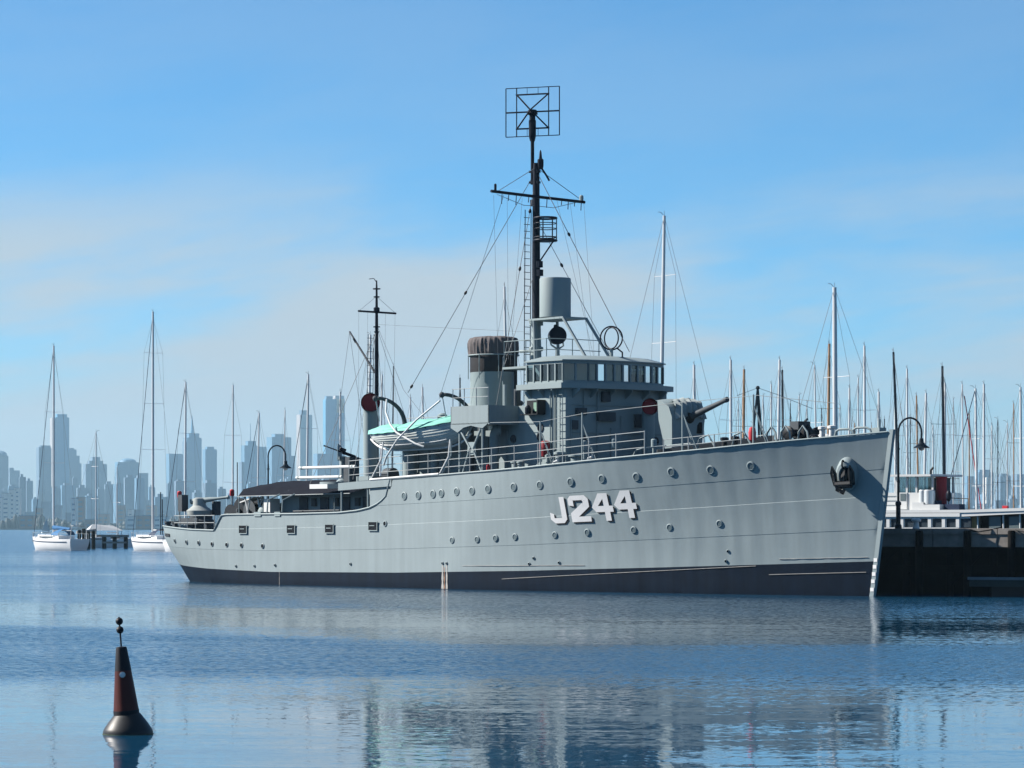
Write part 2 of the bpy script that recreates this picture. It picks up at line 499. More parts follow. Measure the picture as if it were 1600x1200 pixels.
# decks
def deck(name, lo, hi, zf, mat):
    n = int((hi - lo) / .5); a = []; b = []
    for i in range(n + 1):
        s = lo + (hi - lo) * i / n; z = zf(s); t = max(.02, half_breadth(s, z) - .03)
        a.append((s, t, z)); b.append((s, -t, z))
    return part(MB().grid([a, b]), name, mat, ship, 0)
deck('forecastle_deck', 23.3, 55.4, lambda s: sheer(s) - .05, GREY_D)
deck('main_deck', 2.75, 27.4, lambda s: 2.45, GREY_D)
part(MB().box(27.35, 27.45, -4.6, 4.6, 2.4, 5.0), 'forecastle_bulkhead', GREY_L)
for side in (1, -1):
    mb = MB()
    n = 10; top = []; bot = []
    for i in range(n + 1):
        s = 23.3 + 4.3 * i / n
        top.append((s, side * 4.73, sheer(s) + .0)); bot.append((s, side * 4.73, sheer(s) - .36))
    mb.grid([bot, top]); mb.grid([[(x, y - side * .06, z) for x, y, z in bot], [(x, y - side*.06, z) for x, y, z in top]])
    mb.add([bot[0], top[0], (top[0][0], top[0][1]-side*.06, top[0][2]), (bot[0][0], bot[0][1]-side*.06, bot[0][2])], [(0,1,2,3)])
    part(mb, 'deck_edge_plate', GREY, ship)
part(MB().plate([(25.75, 4.62, 2.9), (27.45, 4.62, 2.9), (27.45, 4.62, 4.85), (25.75, 4.62, 4.85)], (0, -.05, 0)), 'side_screen', GREY)
for s in (23.45, 25.6):
    part(MB().tube([(s, 4.62, ztop(s) - .9), (s, 4.62, sheer(s) - .3)], .05, 8), 'deck_post', GREY_L)
# portholes: rim, glass and brow
def add_ports(tab, r, mat=PORTG):
    for s, z in tab:
        p, n = skin(s, z); M = n.to_track_quat('Z', 'Y').to_matrix()
        mb = MB(); mb.lathe(p, [(r*1.36, -.06), (r*1.3, .006), (r*1.08, .022), (r*.98, .025), (r*.95, .022), (r*.93, -.02)], 20, 0, M)
        mb.lathe(p, [(r*.95, -.05), (r*.94, .006)], 18, 1, M)
        part(mb, 'porthole', [GREY, mat], hull)
add_ports([(28.6, 4.32), (29.69, 4.34), (30.82, 4.39), (31.46, 4.42), (32.61, 4.49), (33.73, 4.51), (34.86, 4.59), (36.6, 4.66), (38.29, 4.73), (40.17, 4.85), (41.99, 4.97), (43.88, 5.03), (45.73, 5.23), (47.67, 5.29), (49.57, 5.43)], .155)
add_ports([(32.27, 2.26), (34.02, 2.3), (35.24, 2.36), (36.49, 2.42), (38.91, 2.51), (40.78, 2.63), (43.32, 2.74), (45.2, 2.85), (47.69, 3.01)], .125)
add_ports([(7.63, 2.15), (9.35, 2.09), (10.82, 2.06), (12.23, 2.0), (13.62, 1.97), (14.96, 1.95), (16.84, 1.92)], .105, HOLE)
# freeing ports with a bar across, and small discharges
for s, z in ((15.13, 2.75), (19.36, 2.76), (22.61, 2.79), (26.17, 2.91)):
    t = 4.735; mb = MB()
    w, hh = .33, .19
    mb.box(s - w, s + w, t + .015, t + .035, z - hh, z + hh, 1)
    for a, b, c, d in ((s-w-.04, s+w+.04, z+hh, z+hh+.04), (s-w-.04, s+w+.04, z-hh-.04, z-hh), (s-w-.04, s-w, z-hh, z+hh), (s+w, s+w+.04, z-hh, z+hh), (s-w*.75, s+w*.4, z+.005, z+.04)):
        mb.box(a, b, t + .02, t + .045, c, d, 0)
    part(mb, 'freeing_port', [GREY_L, HOLE], hull, 0)
for s, z in ((27.09, 3.03), (14.44, .9), (16.11, .92), (17.91, .98), (24.3, 1.1), (31.55, 1.2), (31.86, 1.2), (37.29, 1.22), (37.57, 1.48), (39.06, 1.29), (47.86, 1.42), (47.99, 1.84)):
    p, n = skin(s, z); M = n.to_track_quat('Z', 'Y').to_matrix(); r = .11 if z > 3 else .055
    part(MB().lathe(p, [(r*1.3, -.05), (r*1.3, .03), (r*.9, .04), (r*.9, 0)], 12, 0, M).lathe(p, [(r*.88, -.01), (r*.88, .01)], 12, 1, M), 'discharge_pipe', [GREY, HOLE], hull)
for s, z0, w, m in ((31.55, 1.1, .13, PALE), (31.86, 1.1, .11, PALE), (31.7, 1.0, .035, RUST), (18.3, .72, .02, PALE)):
    mb = MB(); rows = []
    for i in range(8):
        z = z0 * (1 - i / 7.0) + .02; ww = w * (.7 + .5 * i / 7) * (1 + .3 * math.sin(i * 2.1 + s))
        rows.append([tuple(skin(s + d * ww, z, .006 if m is PALE else .012)[0]) for d in (-.5, 0, .5)])
    part(mb.grid(rows), 'stain', m, hull, 0)
# highlights on the plating edges along the boot topping, drawn as pale lines
for a, b, z0, z1 in ((35.6, 49.3, .52, 1.22), (49.9, 54.3, .86, 1.0), (50.4, 54.4, 1.52, 1.62), (33.0, 40.5, 1.09, 1.18)):
    mb = MB(); n = 26
    mb.tube([tuple(skin(a + (b-a)*i/n, z0 + (z1-z0)*i/n, .006 + .004*math.sin(i*1.7))[0]) for i in range(n+1)], .012, 5)
    part(mb, 'seam_highlight', PALE, hull)
part(MB().plate([tuple(skin(5.7, 2.38, .01)[0]), tuple(skin(6.8, 2.36, .01)[0]), tuple(skin(6.8, 2.52, .01)[0]), tuple(skin(5.7, 2.54, .01)[0])], (-.005, .02, 0)), 'name_plate', BAND, hull, 0)

# pennant number, each numeral a raised plate with its painted drop shadow
def numeral(shape, s0, s1, zb0, zb1, ht, holes=()):
    """shape: list of convex quads in a unit square; laid on the plating"""
    def place(x, y, out, dx=0, dz=0):
        s = s0 + (s1 - s0) * x + dx - .10 * y * 0; zb = zb0 + (zb1 - zb0) * x
        s -= .10 * y - .05
        return skin(s, zb + ht * y + dz, out, .03)[0]
    for name, mat, out, dx, dz in (('numeral_shadow', BLACK, .006, .075, -.065), ('hull_numeral', WHITE_L, .022, 0, 0)):
        mb = MB()
        for q in shape:
            n = 4; rows = []
            for i in range(n + 1):
                row = []
                for j in range(n + 1):
                    u, v = i / n, j / n
                    a = [(q[0][k] * (1-u) + q[1][k] * u) * (1-v) + (q[3][k] * (1-u) + q[2][k] * u) * v for k in (0, 1)]
                    row.append(tuple(place(a[0], a[1], out, dx, dz)))
                rows.append(row)
            mb.grid(rows)
        part(mb, name, mat, hull, 0)
JSH = [[(.60,.18),(.86,.18),(.86,1),(.60,1)], [(.22,0),(.70,0),(.70,.2),(.22,.2)], [(.70,0),(.86,.14),(.86,.2),(.70,.2)], [(0,.16),(.22,0),(.22,.2),(.2,.22)], [(0,.16),(.2,.22),(.2,.36),(0,.42)]]
TWO = [[(.05,0),(1,0),(1,.2),(.05,.2)], [(.05,.2),(.42,.2),(.32,.34),(.05,.34)], [(.05,.34),(.32,.34),(.72,.60),(.70,.72)], [(.42,.2),(.32,.34),(.72,.62),(1,.56)],
       [(.72,.60),(1,.56),(1,.86),(.72,.78)], [(.14,.82),(.70,.82),(.84,1),(.14,1)], [(.72,.76),(1,.86),(.84,1),(.68,.84)], [(0,.64),(.25,.60),(.25,.82),(0,.88)], [(0,.88),(.25,.80),(.25,1),(.14,1)]]
FOUR = [[(.58,0),(.83,0),(.83,.34),(.58,.34)], [(.18,.32),(1,.32),(1,.54),(.18,.54)], [(.18,.32),(.3,.54),(.1,.52),(0,.5)], [(.58,.54),(.83,.54),(.83,1),(.58,1)],
        [(0,.5),(.30,.54),(.58,.80),(.40,1)], [(.40,1),(.58,.80),(.60,.9),(.60,1)]]
numeral(JSH, 38.76, 39.86, 3.02, 3.06, 1.15)
numeral(TWO, 39.92, 41.08, 3.08, 3.12, 1.16)
numeral(FOUR, 41.22, 42.38, 3.13, 3.16, 1.20)
numeral(FOUR, 42.46, 43.64, 3.24, 3.28, 1.20)

# ------------------------------------------------------------------ deckhouses and bridge
def house(name, s0, s1, t, z0, z1, mat=GREY_L, r=.0, parent=None):
    """deckhouse block with rounded or square corners"""
    pl = []
    k = 6 if r else 1
    for cs, ct, a0 in ((s1 - r, t - r, 0), (s0 + r, t - r, 90), (s0 + r, -t + r, 180), (s1 - r, -t + r, 270)):
        for i in range(k):
            a = R(a0 + (90.0 * i / max(1, k - 1) if r else 45))
            pl.append((cs + r * math.cos(a) + (0 if r else 0), ct + r * math.sin(a)) if r else (cs, ct))
    return part(MB().plate([(s, tt, z0) for s, tt in pl], (0, 0, z1 - z0)), name, mat, parent)
house('boiler_casing', 25.2, 33.4, 2.35, 5.0, 7.35, GREY_L, .5)
fore_house = house('fore_deckhouse', 32.6, 36.2, 2.8, 5.1, 8.4, GREY_L, .35)
bridge = house('bridge_block', 35.45, 38.4, 3.0, 5.3, 9.22, GREY_L)
after_house = house('after_deckhouse', 15.6, 27.3, 2.7, 2.4, 4.72, GREY)
# upper bridge: sill band, mullions, separate panes, chamfered roof
PLAN = [(35.6, 3.0), (38.15, 3.0), (38.62, 1.9), (38.8, 0.0), (38.62, -1.9), (38.15, -3.0), (35.6, -3.0)]
PANES = [5, 2, 4, 4, 2, 5]
ZS, ZT = 9.45, 10.20
mbw, mull = MB(), []
panes = []
for k in range(len(PLAN)):
    (s0, t0), (s1, t1) = PLAN[k], PLAN[(k + 1) % len(PLAN)]
    d = Vector((s1 - s0, t1 - t0, 0)); nrm = Vector((-d.y, d.x, 0)).normalized(); 
    if nrm.dot(Vector((s0 - 36.5, t0, 0))) < 0: nrm = -nrm
    inn = -nrm * .06
    if k < 6:
        mbw.plate([(s0, t0, 9.22), (s1, t1, 9.22), (s1, t1, ZS), (s0, t0, ZS)], inn)
        mbw.plate([(s0, t0, ZT), (s1, t1, ZT), (s1, t1, 10.34), (s0, t0, 10.34)], inn)
        n = PANES[k]
        for i in range(n + 1):
            p = Vector((s0, t0, 0)) + d * i / n
            mull.append(((p.x, p.y, ZS - .01), (p.x, p.y, ZT + .01)))
        for i in range(n):
            a = Vector((s0, t0, 0)) + d * (i + .06) / n + inn * .5; b = Vector((s0, t0, 0)) + d * (i + .94) / n + inn * .5
            panes.append([(a.x, a.y, ZS + .01), (b.x, b.y, ZS + .01), (b.x, b.y, ZT - .01), (a.x, a.y, ZT - .01)])
    else:
        mbw.plate([(s0, t0, 9.22), (s1, t1, 9.22), (s1, t1, 10.0), (s0, t0, 10.0)], inn)
wheel = part(mbw, 'wheelhouse', GREY_L, ship, 0)
for a_, b_ in {tuple(q) for q in mull}: part(MB().bar(a_, b_, .075, .075), 'window_mullion', GREY_L, wheel, 0)
for q in panes:
    part(MB().add(q, [(0, 1, 2, 3)]), 'window_pane', GLASS, wheel, 0)
def ring_poly(off, z): 
    c = Vector((36.9, 0)); o = []
    for s, t in PLAN:
        v = Vector((s, t)) - c
        o.append((s + off * (1 if s > 37 else -1) * .9, t + off * (1 if t > 0.2 else -1 if t < -.2 else 0), z))
    return o
mb = MB()
lo, mid, hi = ring_poly(.10, 10.33), ring_poly(.10, 10.38), ring_poly(-.55, 10.60)
mb.add(lo + mid + hi, [tuple(range(7))] + [(i, (i+1)%7, (i+1)%7+7, i+7) for i in range(7)] + [(i+7, (i+1)%7+7, (i+1)%7+14, i+14) for i in range(7)] + [tuple(range(14, 21))])
part(mb, 'wheelhouse_roof', GREY_L, wheel, 20)
mb = MB(); lo, hi = ring_poly(.36, 9.08), ring_poly(.36, 9.32)
mb.add(lo + hi, [tuple(range(7)), tuple(range(7, 14))] + [(i, (i+1)%7, (i+1)%7+7, i+7) for i in range(7)])
part(mb, 'bridge_ledge', GREY_L, ship, 0)
for i in range(6):
    t = 2.6 - i * 1.04
    part(MB().plate([(38.4, t, 9.08), (38.9, t, 9.08), (38.9, t, 8.98), (38.4, t, 8.66)], (0, .05, 0)), 'ledge_bracket', GREY_L, bridge, 0)
for s in (35.9, 36.8, 37.7):
    part(MB().plate([(s, 3.0, 9.08), (s, 3.32, 9.08), (s, 3.32, 9.0), (s, 3.0, 8.7)], (.05, 0, 0)), 'ledge_bracket', GREY_L, bridge, 0)
part(MB().box(35.7, 37.6, -1.2, 2.6, 9.25, 10.32), 'chart_room', GREY, wheel, 0)
for t, z, w, hh, dp in ((2.2, 8.05, .28, .16, .16), (.75, 7.85, .5, .2, .2), (.75, 8.75, .22, .22, .18), (2.55, 7.45, .18, .2, .1), (-1.2, 7.7, .2, .3, .12)):
    part(MB().box(38.4, 38.4 + dp, t - w, t + w, z - hh, z + hh), 'ventilation_box', GREY_D, bridge, 0)
part(MB().tube([(38.46, 1.2, 5.8), (38.46, 1.2, 9.0)], .03, 6), 'cable_pipe', GREY_L, bridge)
part(MB().tube([(38.3, 2.0, 5.8), (38.46, 2.0, 9.0)], .03, 6), 'cable_pipe', GREY_L, bridge)
for s in (37.35, 37.6):
    part(MB().tube([(s, 3.06, 5.5), (s, 3.06, 9.1)], .035, 6), 'cable_pipe', GREY_L, bridge)
# side light in its screen
mb = MB(); mb.box(35.7, 36.95, 3.02, 3.08, 7.95, 8.6); mb.box(36.9, 36.96, 3.08, 3.5, 7.95, 8.6); mb.box(35.7, 36.95, 3.08, 3.5, 7.93, 7.97)
sl = part(mb, 'side_light_screen', BLACK, bridge, 0)
part(MB().box(36.25, 36.85, 3.09, 3.14, 8.1, 8.5), 'screen_panel', SEAL, bridge, 0)
part(MB().lathe((36.05, 3.3, 7.97), [(.12, 0), (.14, .06), (.14, .3), (.09, .36), (.04, .42)], 12), 'side_light', DARK, bridge)
for s, z in ((36.6, 7.35), (36.55, 6.95)):
    Mx = rotm(x=R(-90))
    part(MB().lathe((s, 3.0, z), [(.2, -.02), (.2, .05), (.15, .06), (.15, .02)], 16, 0, Mx), 'porthole', GREY_D, bridge)
for s in (33.2, 34.9):
    part(MB().box(s, s + .75, 2.8, 2.86, 5.55, 7.3), 'deckhouse_door', GREY, fore_house, 0)
mb = MB()
for ds in (0, .4): mb.tube([(37.85 + ds, 3.1, 5.5), (37.85 + ds, 3.1, 9.05)], .02, 5)
for k in range(11): mb.tube([(37.85, 3.1, 5.7 + .31 * k), (38.25, 3.1, 5.7 + .31 * k)], .016, 5)
part(mb, 'bridge_ladder', GREY_L, bridge)
for z in (7.1, 8.35):
    part(MB().tube([(38.46, 2.7, z), (38.46, -2.7, z)], .018, 5), 'grab_rail', GREY_L, bridge)
for t in (2.75, -.2, -1.9):
    part(MB().tube([(38.45, t, 5.7), (38.45, t, 7.9)], .022, 5), 'cable_pipe', GREY, bridge)
part(MB().box(38.4, 38.45, -.3, .4, 5.75, 7.35), 'bridge_door', GREY, bridge, 0)
for t in (1.9, -2.3):
    part(MB().lathe((38.4, t, 6.8), [(.2, -.02), (.2, .05), (.15, .06), (.15, .02)], 16, 0, rotm(y=R(90))), 'porthole', GREY_D, bridge)
for s in (33.6, 34.4):
    part(MB().lathe((s, 2.8, 6.9), [(.19, -.02), (.19, .05), (.14, .06), (.14, .02)], 16, 0, rotm(x=R(-90))), 'porthole', GREY_D, fore_house)
for s in (26.0, 27.4, 30.4, 31.4):
    part(MB().box(s, s + .6, 2.35, 2.42, 5.4, 7.0), 'casing_door', GREY, ship, 0)
mb = MB()
for z in (7.75, 8.1): mb.tube([(25.4, 2.25, z), (31.8, 2.25, z)], .016, 5)
for k in range(6): mb.tube([(25.4 + k * 1.28, 2.25, 7.35), (25.4 + k * 1.28, 2.25, 8.12)], .02, 5)
part(mb, 'casing_rail', WIREL, ship)
# red painted fire hose drum and grey mushroom lockers beside the house
part(MB().lathe((37.1, 3.15, 6.0), [(.08, 0), (.24, .05), (.27, .3), (.27, .6), (.2, .72), (.05, .76)], 14), 'fire_hose_cover', RED)
for s, t, r, hgt in ((35.5, 3.6, .16, .5), (36.0, 3.7, .13, .45), (38.2, 3.9, .1, .6), (38.7, 3.6, .22, .7), (39.5, 3.3, .3, .5)):
    z = sheer(s) - .05
    part(MB().lathe((s, t, z), [(r, 0), (r, hgt * .75), (r * 1.35, hgt * .78), (r * 1.35, hgt * .92), (r * .6, hgt)], 14), 'mushroom_vent', GREY_L)
for s, t, hgt in ((40.25, 3.5, 1.0), (41.9, 3.2, .95), (44.2, 2.9, .75)):
    z = sheer(s) - .05
    part(MB().lathe((s, t, z), [(.07, 0), (.07, hgt * .55), (.13, hgt * .6), (.13, hgt), (.09, hgt + .04)], 12), 'vent_pipe', GREY_L)

# gun platform abaft the bridge
mb = MB(); w = .05
T0, T1 = 4.55, -4.55; S0, S1 = 31.95, 34.75; ZL, ZH = 7.58, 8.40
def tri_side(t):
    return [(S0, t, ZH), (S0, t, 7.42), (S0 + .5, t, 7.2), (S0 + .95, t, 7.42), (S0 + 1.5, t, 7.50), (S1 - 1.0, t, 7.44), (S1 - .45, t, 7.36), (S1, t, 7.6), (S1, t, ZH)]
mb.plate(tri_side(T0), (0, -w, 0)); mb.plate(tri_side(T1), (0, w, 0))
mb.box(S1 - w, S1, T1, T0, 7.56, ZH); mb.box(S0, S0 + w, T1, T0, 7.56, ZH); mb.box(S0, S1, T1, T0, 7.56, 7.62)
plat = part(mb, 'gun_platform', GREY, ship, 0)
part(MB().tube([(S1 + .02, T0, 7.56), (S1 + .02, 1.8, 7.56)], .04, 6), 'platform_lip', GREY_L, plat)
for side in (1, -1):
    for (a, b, c, d) in ((32.5, 7.3, 32.5, 5.3), (34.2, 7.4, 34.2, 5.35), (32.6, 7.25, 33.3, 6.45), (34.1, 7.4, 33.5, 6.45), (33.25, 6.45, 32.75, 5.35), (33.5, 6.45, 34.15, 5.35)):
        part(MB().tube([(a, side * 4.45, b), (c, side * 4.45, d)], .055, 8), 'platform_strut', GREY_L, plat)
    part(MB().plate([(33.1, side * 4.45, 6.75), (33.6, side * 4.45, 6.75), (33.7, side * 4.45, 6.15), (33.05, side * 4.45, 6.15)], (0, -.04 * side, 0)), 'gusset_plate', GREY_L, plat, 0)
part(MB().box(34.3, 34.65, 1.55, 1.95, 7.6, 9.35), 'ready_locker', GREY_L, plat, 0)
part(MB().box(34.1, 34.3, 2.3, 2.55, 7.6, 9.2), 'ready_locker', GREY_D, plat, 0)
part(MB().tube([(33.9, 2.9, 8.4), (33.9, 2.9, 9.4)], .09, 8), 'rail_post', GREY_L, plat)
mb = MB()
for s0, s1 in ((32.0, 34.7),):
    mb.tube([(s0, 4.5, 9.2), (s1, 4.5, 9.2)], .018, 5); mb.tube([(s0, 4.5, 8.8), (s1, 4.5, 8.8)], .015, 5)
for s in (32.05, 32.9, 33.8, 34.68): mb.tube([(s, 4.5, 8.4), (s, 4.5, 9.22)], .022, 5)
part(mb, 'platform_rail', WIREL, plat)

# funnel
FS, FR = 29.4, 1.07
mb = MB(); mb.lathe((FS, 0, 0), [(FR, 7.2), (FR, 10.2), (FR * 1.005, 10.22), (FR * 1.005, 11.2)], 40, sx=1.12, mats=[0, 0, 1])
funnel = part(mb, 'funnel', [GREY_L, BAND], ship, 40)
rows = []
for i, (rr, z) in enumerate([(1.02, 11.02), (1.03, 11.08), (1.05, 11.22), (1.06, 11.42), (1.06, 11.60), (1.03, 11.74), (.98, 11.84), (.8, 11.90), (.5, 11.93), (.01, 11.94)]):
    row = []
    for j in range(96):
        a = 2 * math.pi * j / 96
        pleat = .035 * math.sin(a * 31 + 1.3 * math.sin(a * 5)) + .02 * math.sin(a * 13 + z * 3)
        k = rr * FR * (1 + pleat * (1 if 0 < i < 7 else .3)) * (1 + .012 * math.sin(a*3 + 1))
        row.append((FS + k * 1.12 * math.cos(a), k * math.sin(a), z + .05 * math.sin(a * 7) * (1 if i < 2 else .3)))
    rows.append(row)
part(MB().grid(rows, closed=True), 'canvas_cover', CANVAS, funnel, 60)
mb = MB(); mb.tube([(FS + 1.28 * math.cos(a) * 1.0, 1.16 * math.sin(a), 11.03) for a in [2 * math.pi * i / 40 for i in range(40)]], .035, 6, closed=True)
part(mb, 'hoop', GREY_L, funnel)
for a in (75, 120, 165, 30, -20):
    c, s_ = math.cos(R(a)), math.sin(R(a))
    part(MB().tube([(FS + 1.3 * c, 1.18 * s_, 9.9), (FS + 1.3 * c, 1.18 * s_, 11.05)], .022, 6), 'cleat_bar', GREY_L, funnel)
part(MB().tube([(FS + 1.28, .45, 7.6), (FS + 1.28, .45, 10.9)], .03, 8), 'steam_pipe', GREY, funnel)
part(MB().tube([(FS + 1.42, -.2, 7.6), (FS + 1.42, -.2, 11.2)], .08, 8), 'steam_pipe', BLACK, funnel)
for s, t in ((29.0, 1.25), (30.2, 1.3)):
    part(MB().box(s, s + .45, t, t + .3, 7.35, 7.95), 'casing_hatch', GREY_D, funnel, 0)

# ------------------------------------------------------------------ masts and rigging
def stay(a, b, parent, r=.014, beads=(), mat=None, sag=0.0):
    a, b = Vector(a), Vector(b); n = 10 if sag else 1
    pts = [a.lerp(b, i / n) - Vector((0, 0, sag * 4 * (i / n) * (1 - i / n))) for i in range(n + 1)]
    o = part(MB().tube(pts, r, 5), 'stay', mat or WIRE, parent)
    for k in beads:
        c = a.lerp(b, k); d = (b - a).normalized(); M = d.to_track_quat('Z', 'Y').to_matrix()
        part(MB().ball(c, .068, 10, s=(1, 1, 1.7), M=M), 'insulator', BLACK, parent)
    return o
MS = 32.6
mb = MB(); mb.lathe((MS, 0, 0), [(.27, 8.3), (.26, 10.5), (.22, 12.35), (.2, 12.4), (.19, 15.5), (.16, 19.6), (.15, 19.9)], 18, mats=[0, 0, 0, 1, 1, 1])
fore = part(mb, 'foremast', [GREY_L, DARK], ship, 40)
part(MB().lathe((32.45, .1, 0), [(.085, 18.9), (.085, 20.9), (.1, 20.92), (.1, 21.0)], 12), 'topmast', DARK, fore)
for z in (19.0, 19.5): part(MB().bar((32.3, .1, z), (32.75, -.05, z), .28, .1), 'mast_clamp', DARK, fore)
part(MB().lathe((32.8, -.1, 19.6), [(.12, 0), (.15, .15), (.15, .45), (.08, .5), (.05, .8), (.02, .9)], 10), 'masthead_lamp', DARK, fore)
part(MB().tube([(32.75, 0, 19.9), (33.05, -.25, 19.3), (33.2, -.3, 19.05)], .05, 6), 'lamp_bracket', DARK, fore)
mb = MB(); mb.tube([(32.8, 2.85, 18.38), (32.8, 0, 18.30), (32.8, -2.8, 18.24)], .07, 10)
yard = part(mb, 'yard', DARK, fore)
part(MB().lathe((32.8, 2.6, 18.42), [(.06, 0), (.06, .28), (.03, .32)], 8), 'yard_lamp', DARK, yard)
part(MB().lathe((32.8, -2.6, 18.3), [(.1, 0), (.1, .2), (.05, .26)], 8), 'yard_lamp', GREY_L, yard)
for i, t in enumerate((2.2, 1.8, 1.35, .6, -.5, -1.4, -1.8, -2.2, -2.6)):
    part(MB().tube([(32.8, t, 18.28), (32.8, t + .03, 18.28 - (.28 if i % 2 else .45))], .022, 5), 'yard_block', DARK, yard)
for side in (1, -1):
    stay((32.8, side * 2.45, 18.4), (MS, 0, 19.7), fore, .016)
    stay((32.8, side * 2.5, 18.25), (32.8, side * .9, 17.85), fore, .014); stay((32.8, side * .9, 17.85), (MS, 0, 17.9), fore, .014)
# crow's nest cage
mb = MB()
def ringat(z, r): return [(33.1 + r * math.cos(a), -.15 + r * math.sin(a), z) for a in [2 * math.pi * i / 14 for i in range(14)]]
for z, r, w in ((16.25, .52, .055), (16.4, .52, .03), (16.8, .52, .022), (17.05, .52, .022), (17.3, .52, .05)): mb.tube(ringat(z, r), w, 6, closed=True)
for i in range(0, 14, 2):
    p = ringat(0, .52)[i]; mb.tube([(p[0], p[1], 16.25), (p[0], p[1], 17.3)], .024, 5)
nest = part(mb, 'crows_nest', DARK, fore)
part(MB().lathe((33.1, -.15, 16.2), [(.5, 0), (.5, .05)], 14), 'nest_floor', DARK, nest)
part(MB().tube([(33.5, -.3, 16.2), (32.7, -.05, 15.2)], .035, 6), 'nest_strut', DARK, nest)
for z, dx in ((14.6, .28), (15.0, .25), (17.9, -.2)):
    part(MB().box(MS + dx - .1, MS + dx + .1, -.12, .12, z, z + .3), 'junction_box', DARK, fore, 0)
mb = MB()
for dt in (.12, .48): mb.tube([(32.4, dt + .1, 8.5), (32.4, dt + .02, 17.7)], .022, 5)
z = 8.7
while z < 17.6:
    mb.tube([(32.4, .22, z), (32.4, .57, z)], .016, 5); z += .32
part(mb, 'mast_ladder', DARK, fore)
# air warning aerial: rectangular frame turned towards the view
ax = (HEAD * .0 + Vector((.947, -.32, 0)))                     # direction of the frame in the world
ax_s, ax_t = ax.dot(HEAD), ax.dot(STBD)
def fr(x, z, d=0): 
    n = Vector((-ax_t, ax_s))
    return (32.4 + ax_s * x + n.x * d, .05 + ax_t * x + n.y * d, 22.32 + z)
mb = MB(); HW, HH = 1.32, 1.14
def seg(x0, z0, x1, z1, r, d0=0, d1=0): mb.tube([fr(x0, z0, d0), fr(x1, z1, d1)], r, 6)
for x in (-HW, HW): seg(x, -HH, x, HH, .027)
for z in (-HH, HH): seg(-HW, z, HW, z, .022)
seg(-HW, 0, HW, 0, .04)
for x in (-.79, .79): seg(x, -HH, x, HH, .028)
for z in (-.78, .82): seg(-.82, z, .82, z, .04)
for x in (-.27, .27): seg(x, .82, x, HH, .012); seg(x, -HH, x, -.78, .012)
for sx in (-1, 1):
    for sz in (-.78, .82): mb.tube([fr(sx * .78, sz), fr(0, .05, .35)], .038, 6)
aer = part(mb, 'radar_aerial', DARK, fore)
part(MB().lathe((32.42, .08, 0), [(.12, 20.95), (.16, 21.15), (.17, 21.2), (.17, 21.9), (.14, 21.95), (.14, 22.15), (.26, 22.2), (.2, 22.4), (.1, 22.42)], 14), 'aerial_drive', DARK, aer)
# radar lantern on its platform and legs
mb = MB(); mb.lathe((34.0, 0, 0), [(.70, 12.58), (.73, 12.6), (.73, 14.36), (.71, 14.42), (.2, 14.46)], 40)
lan = part(mb, 'radar_lantern', GREY_L, ship, 40)
mb = MB(); mb.plate([(32.9, .75, 12.46), (35.45, .75, 12.46), (35.45, -.75, 12.46), (32.9, -.75, 12.46)], (0, 0, .09))
lp = part(mb, 'lantern_platform', GREY_L, lan, 0)
for a, b in (((33.3, .7, 12.46), (33.4, .7, 10.5)), ((35.4, .7, 12.5), (36.9, .55, 10.55)), ((35.4, -.7, 12.5), (36.9, -.9, 10.55)), ((33.3, -.7, 12.46), (33.4, -.7, 10.5))):
    part(MB().tube([a, b], .07, 8), 'platform_leg', GREY, lan)
part(MB().lathe((32.6, 0, 12.3), [(.33, 0), (.33, .2)], 14), 'mast_collar', GREY_L, lan)
# signal platform rail round the mast foot, searchlight, direction-finder loop
mb = MB()
for z in (11.0, 11.5): mb.tube([(32.2, 1.6, z), (35.3, 1.6, z), (35.6, 1.2, z), (35.6, -1.4, z)], .02, 5)
for p in ((32.2, 1.6), (33.0, 1.6), (33.8, 1.6), (34.6, 1.6), (35.3, 1.6), (35.6, .3), (35.6, -1.3)): mb.tube([(*p, 10.3), (*p, 11.52)], .024, 5)
part(mb, 'signal_deck_rail', GREY_L, wheel)
part(MB().box(32.2, 35.7, -1.7, 1.7, 10.2, 10.3), 'signal_deck', GREY_L, wheel, 0)
part(MB().lathe((32.6, 0, 11.1), [(.3, 0), (.34, .05), (.34, .15), (.3, .2)], 16), 'mast_collar', GREY_L, fore)
part(MB().tube([(32.0, .5, 11.1), (33.3, .5, 11.05)], .07, 8), 'flag_locker', GREY_L, wheel)
Mh = Vector((.55, .25, .05)).normalized().to_track_quat('Z', 'Y').to_matrix()
sl = part(MB().lathe((34.2, .1, 11.72), [(.1, -.36), (.3, -.3), (.38, -.12), (.40, .22), (.42, .25), (.42, .3), (.36, .3)], 24, 0, Mh), 'searchlight', DARK)
part(MB().lathe((34.2, .1, 11.72), [(.36, .24), (.36, .27)], 24, 0, Mh), 'lamp_glass', DGLASS, sl)
part(MB().tube([(34.0, -.42, 11.7), (34.1, -.4, 11.3), (34.2, 0, 11.1), (34.25, .45, 11.3), (34.3, .62, 11.7)], .045, 6), 'lamp_yoke', GREY, sl)
part(MB().tube([(34.2, .05, 11.1), (34.2, .05, 10.3)], .09, 8), 'lamp_pedestal', GREY, sl)
part(MB().lathe((34.15, .1, 12.1), [(.09, 0), (.1, .1), (.06, .16)], 8), 'lamp_chimney', DARK, sl)
cs, ct, cz = 38.0, 0.0, 11.45
df = part(MB().tube([(cs + .627 * .5 * math.sin(a), ct - .779 * .5 * math.sin(a), cz + .53 * math.cos(a)) for a in [2*math.pi*i/36 for i in range(36)]], .034, 8, closed=True), 'direction_finder_loop', DARK)
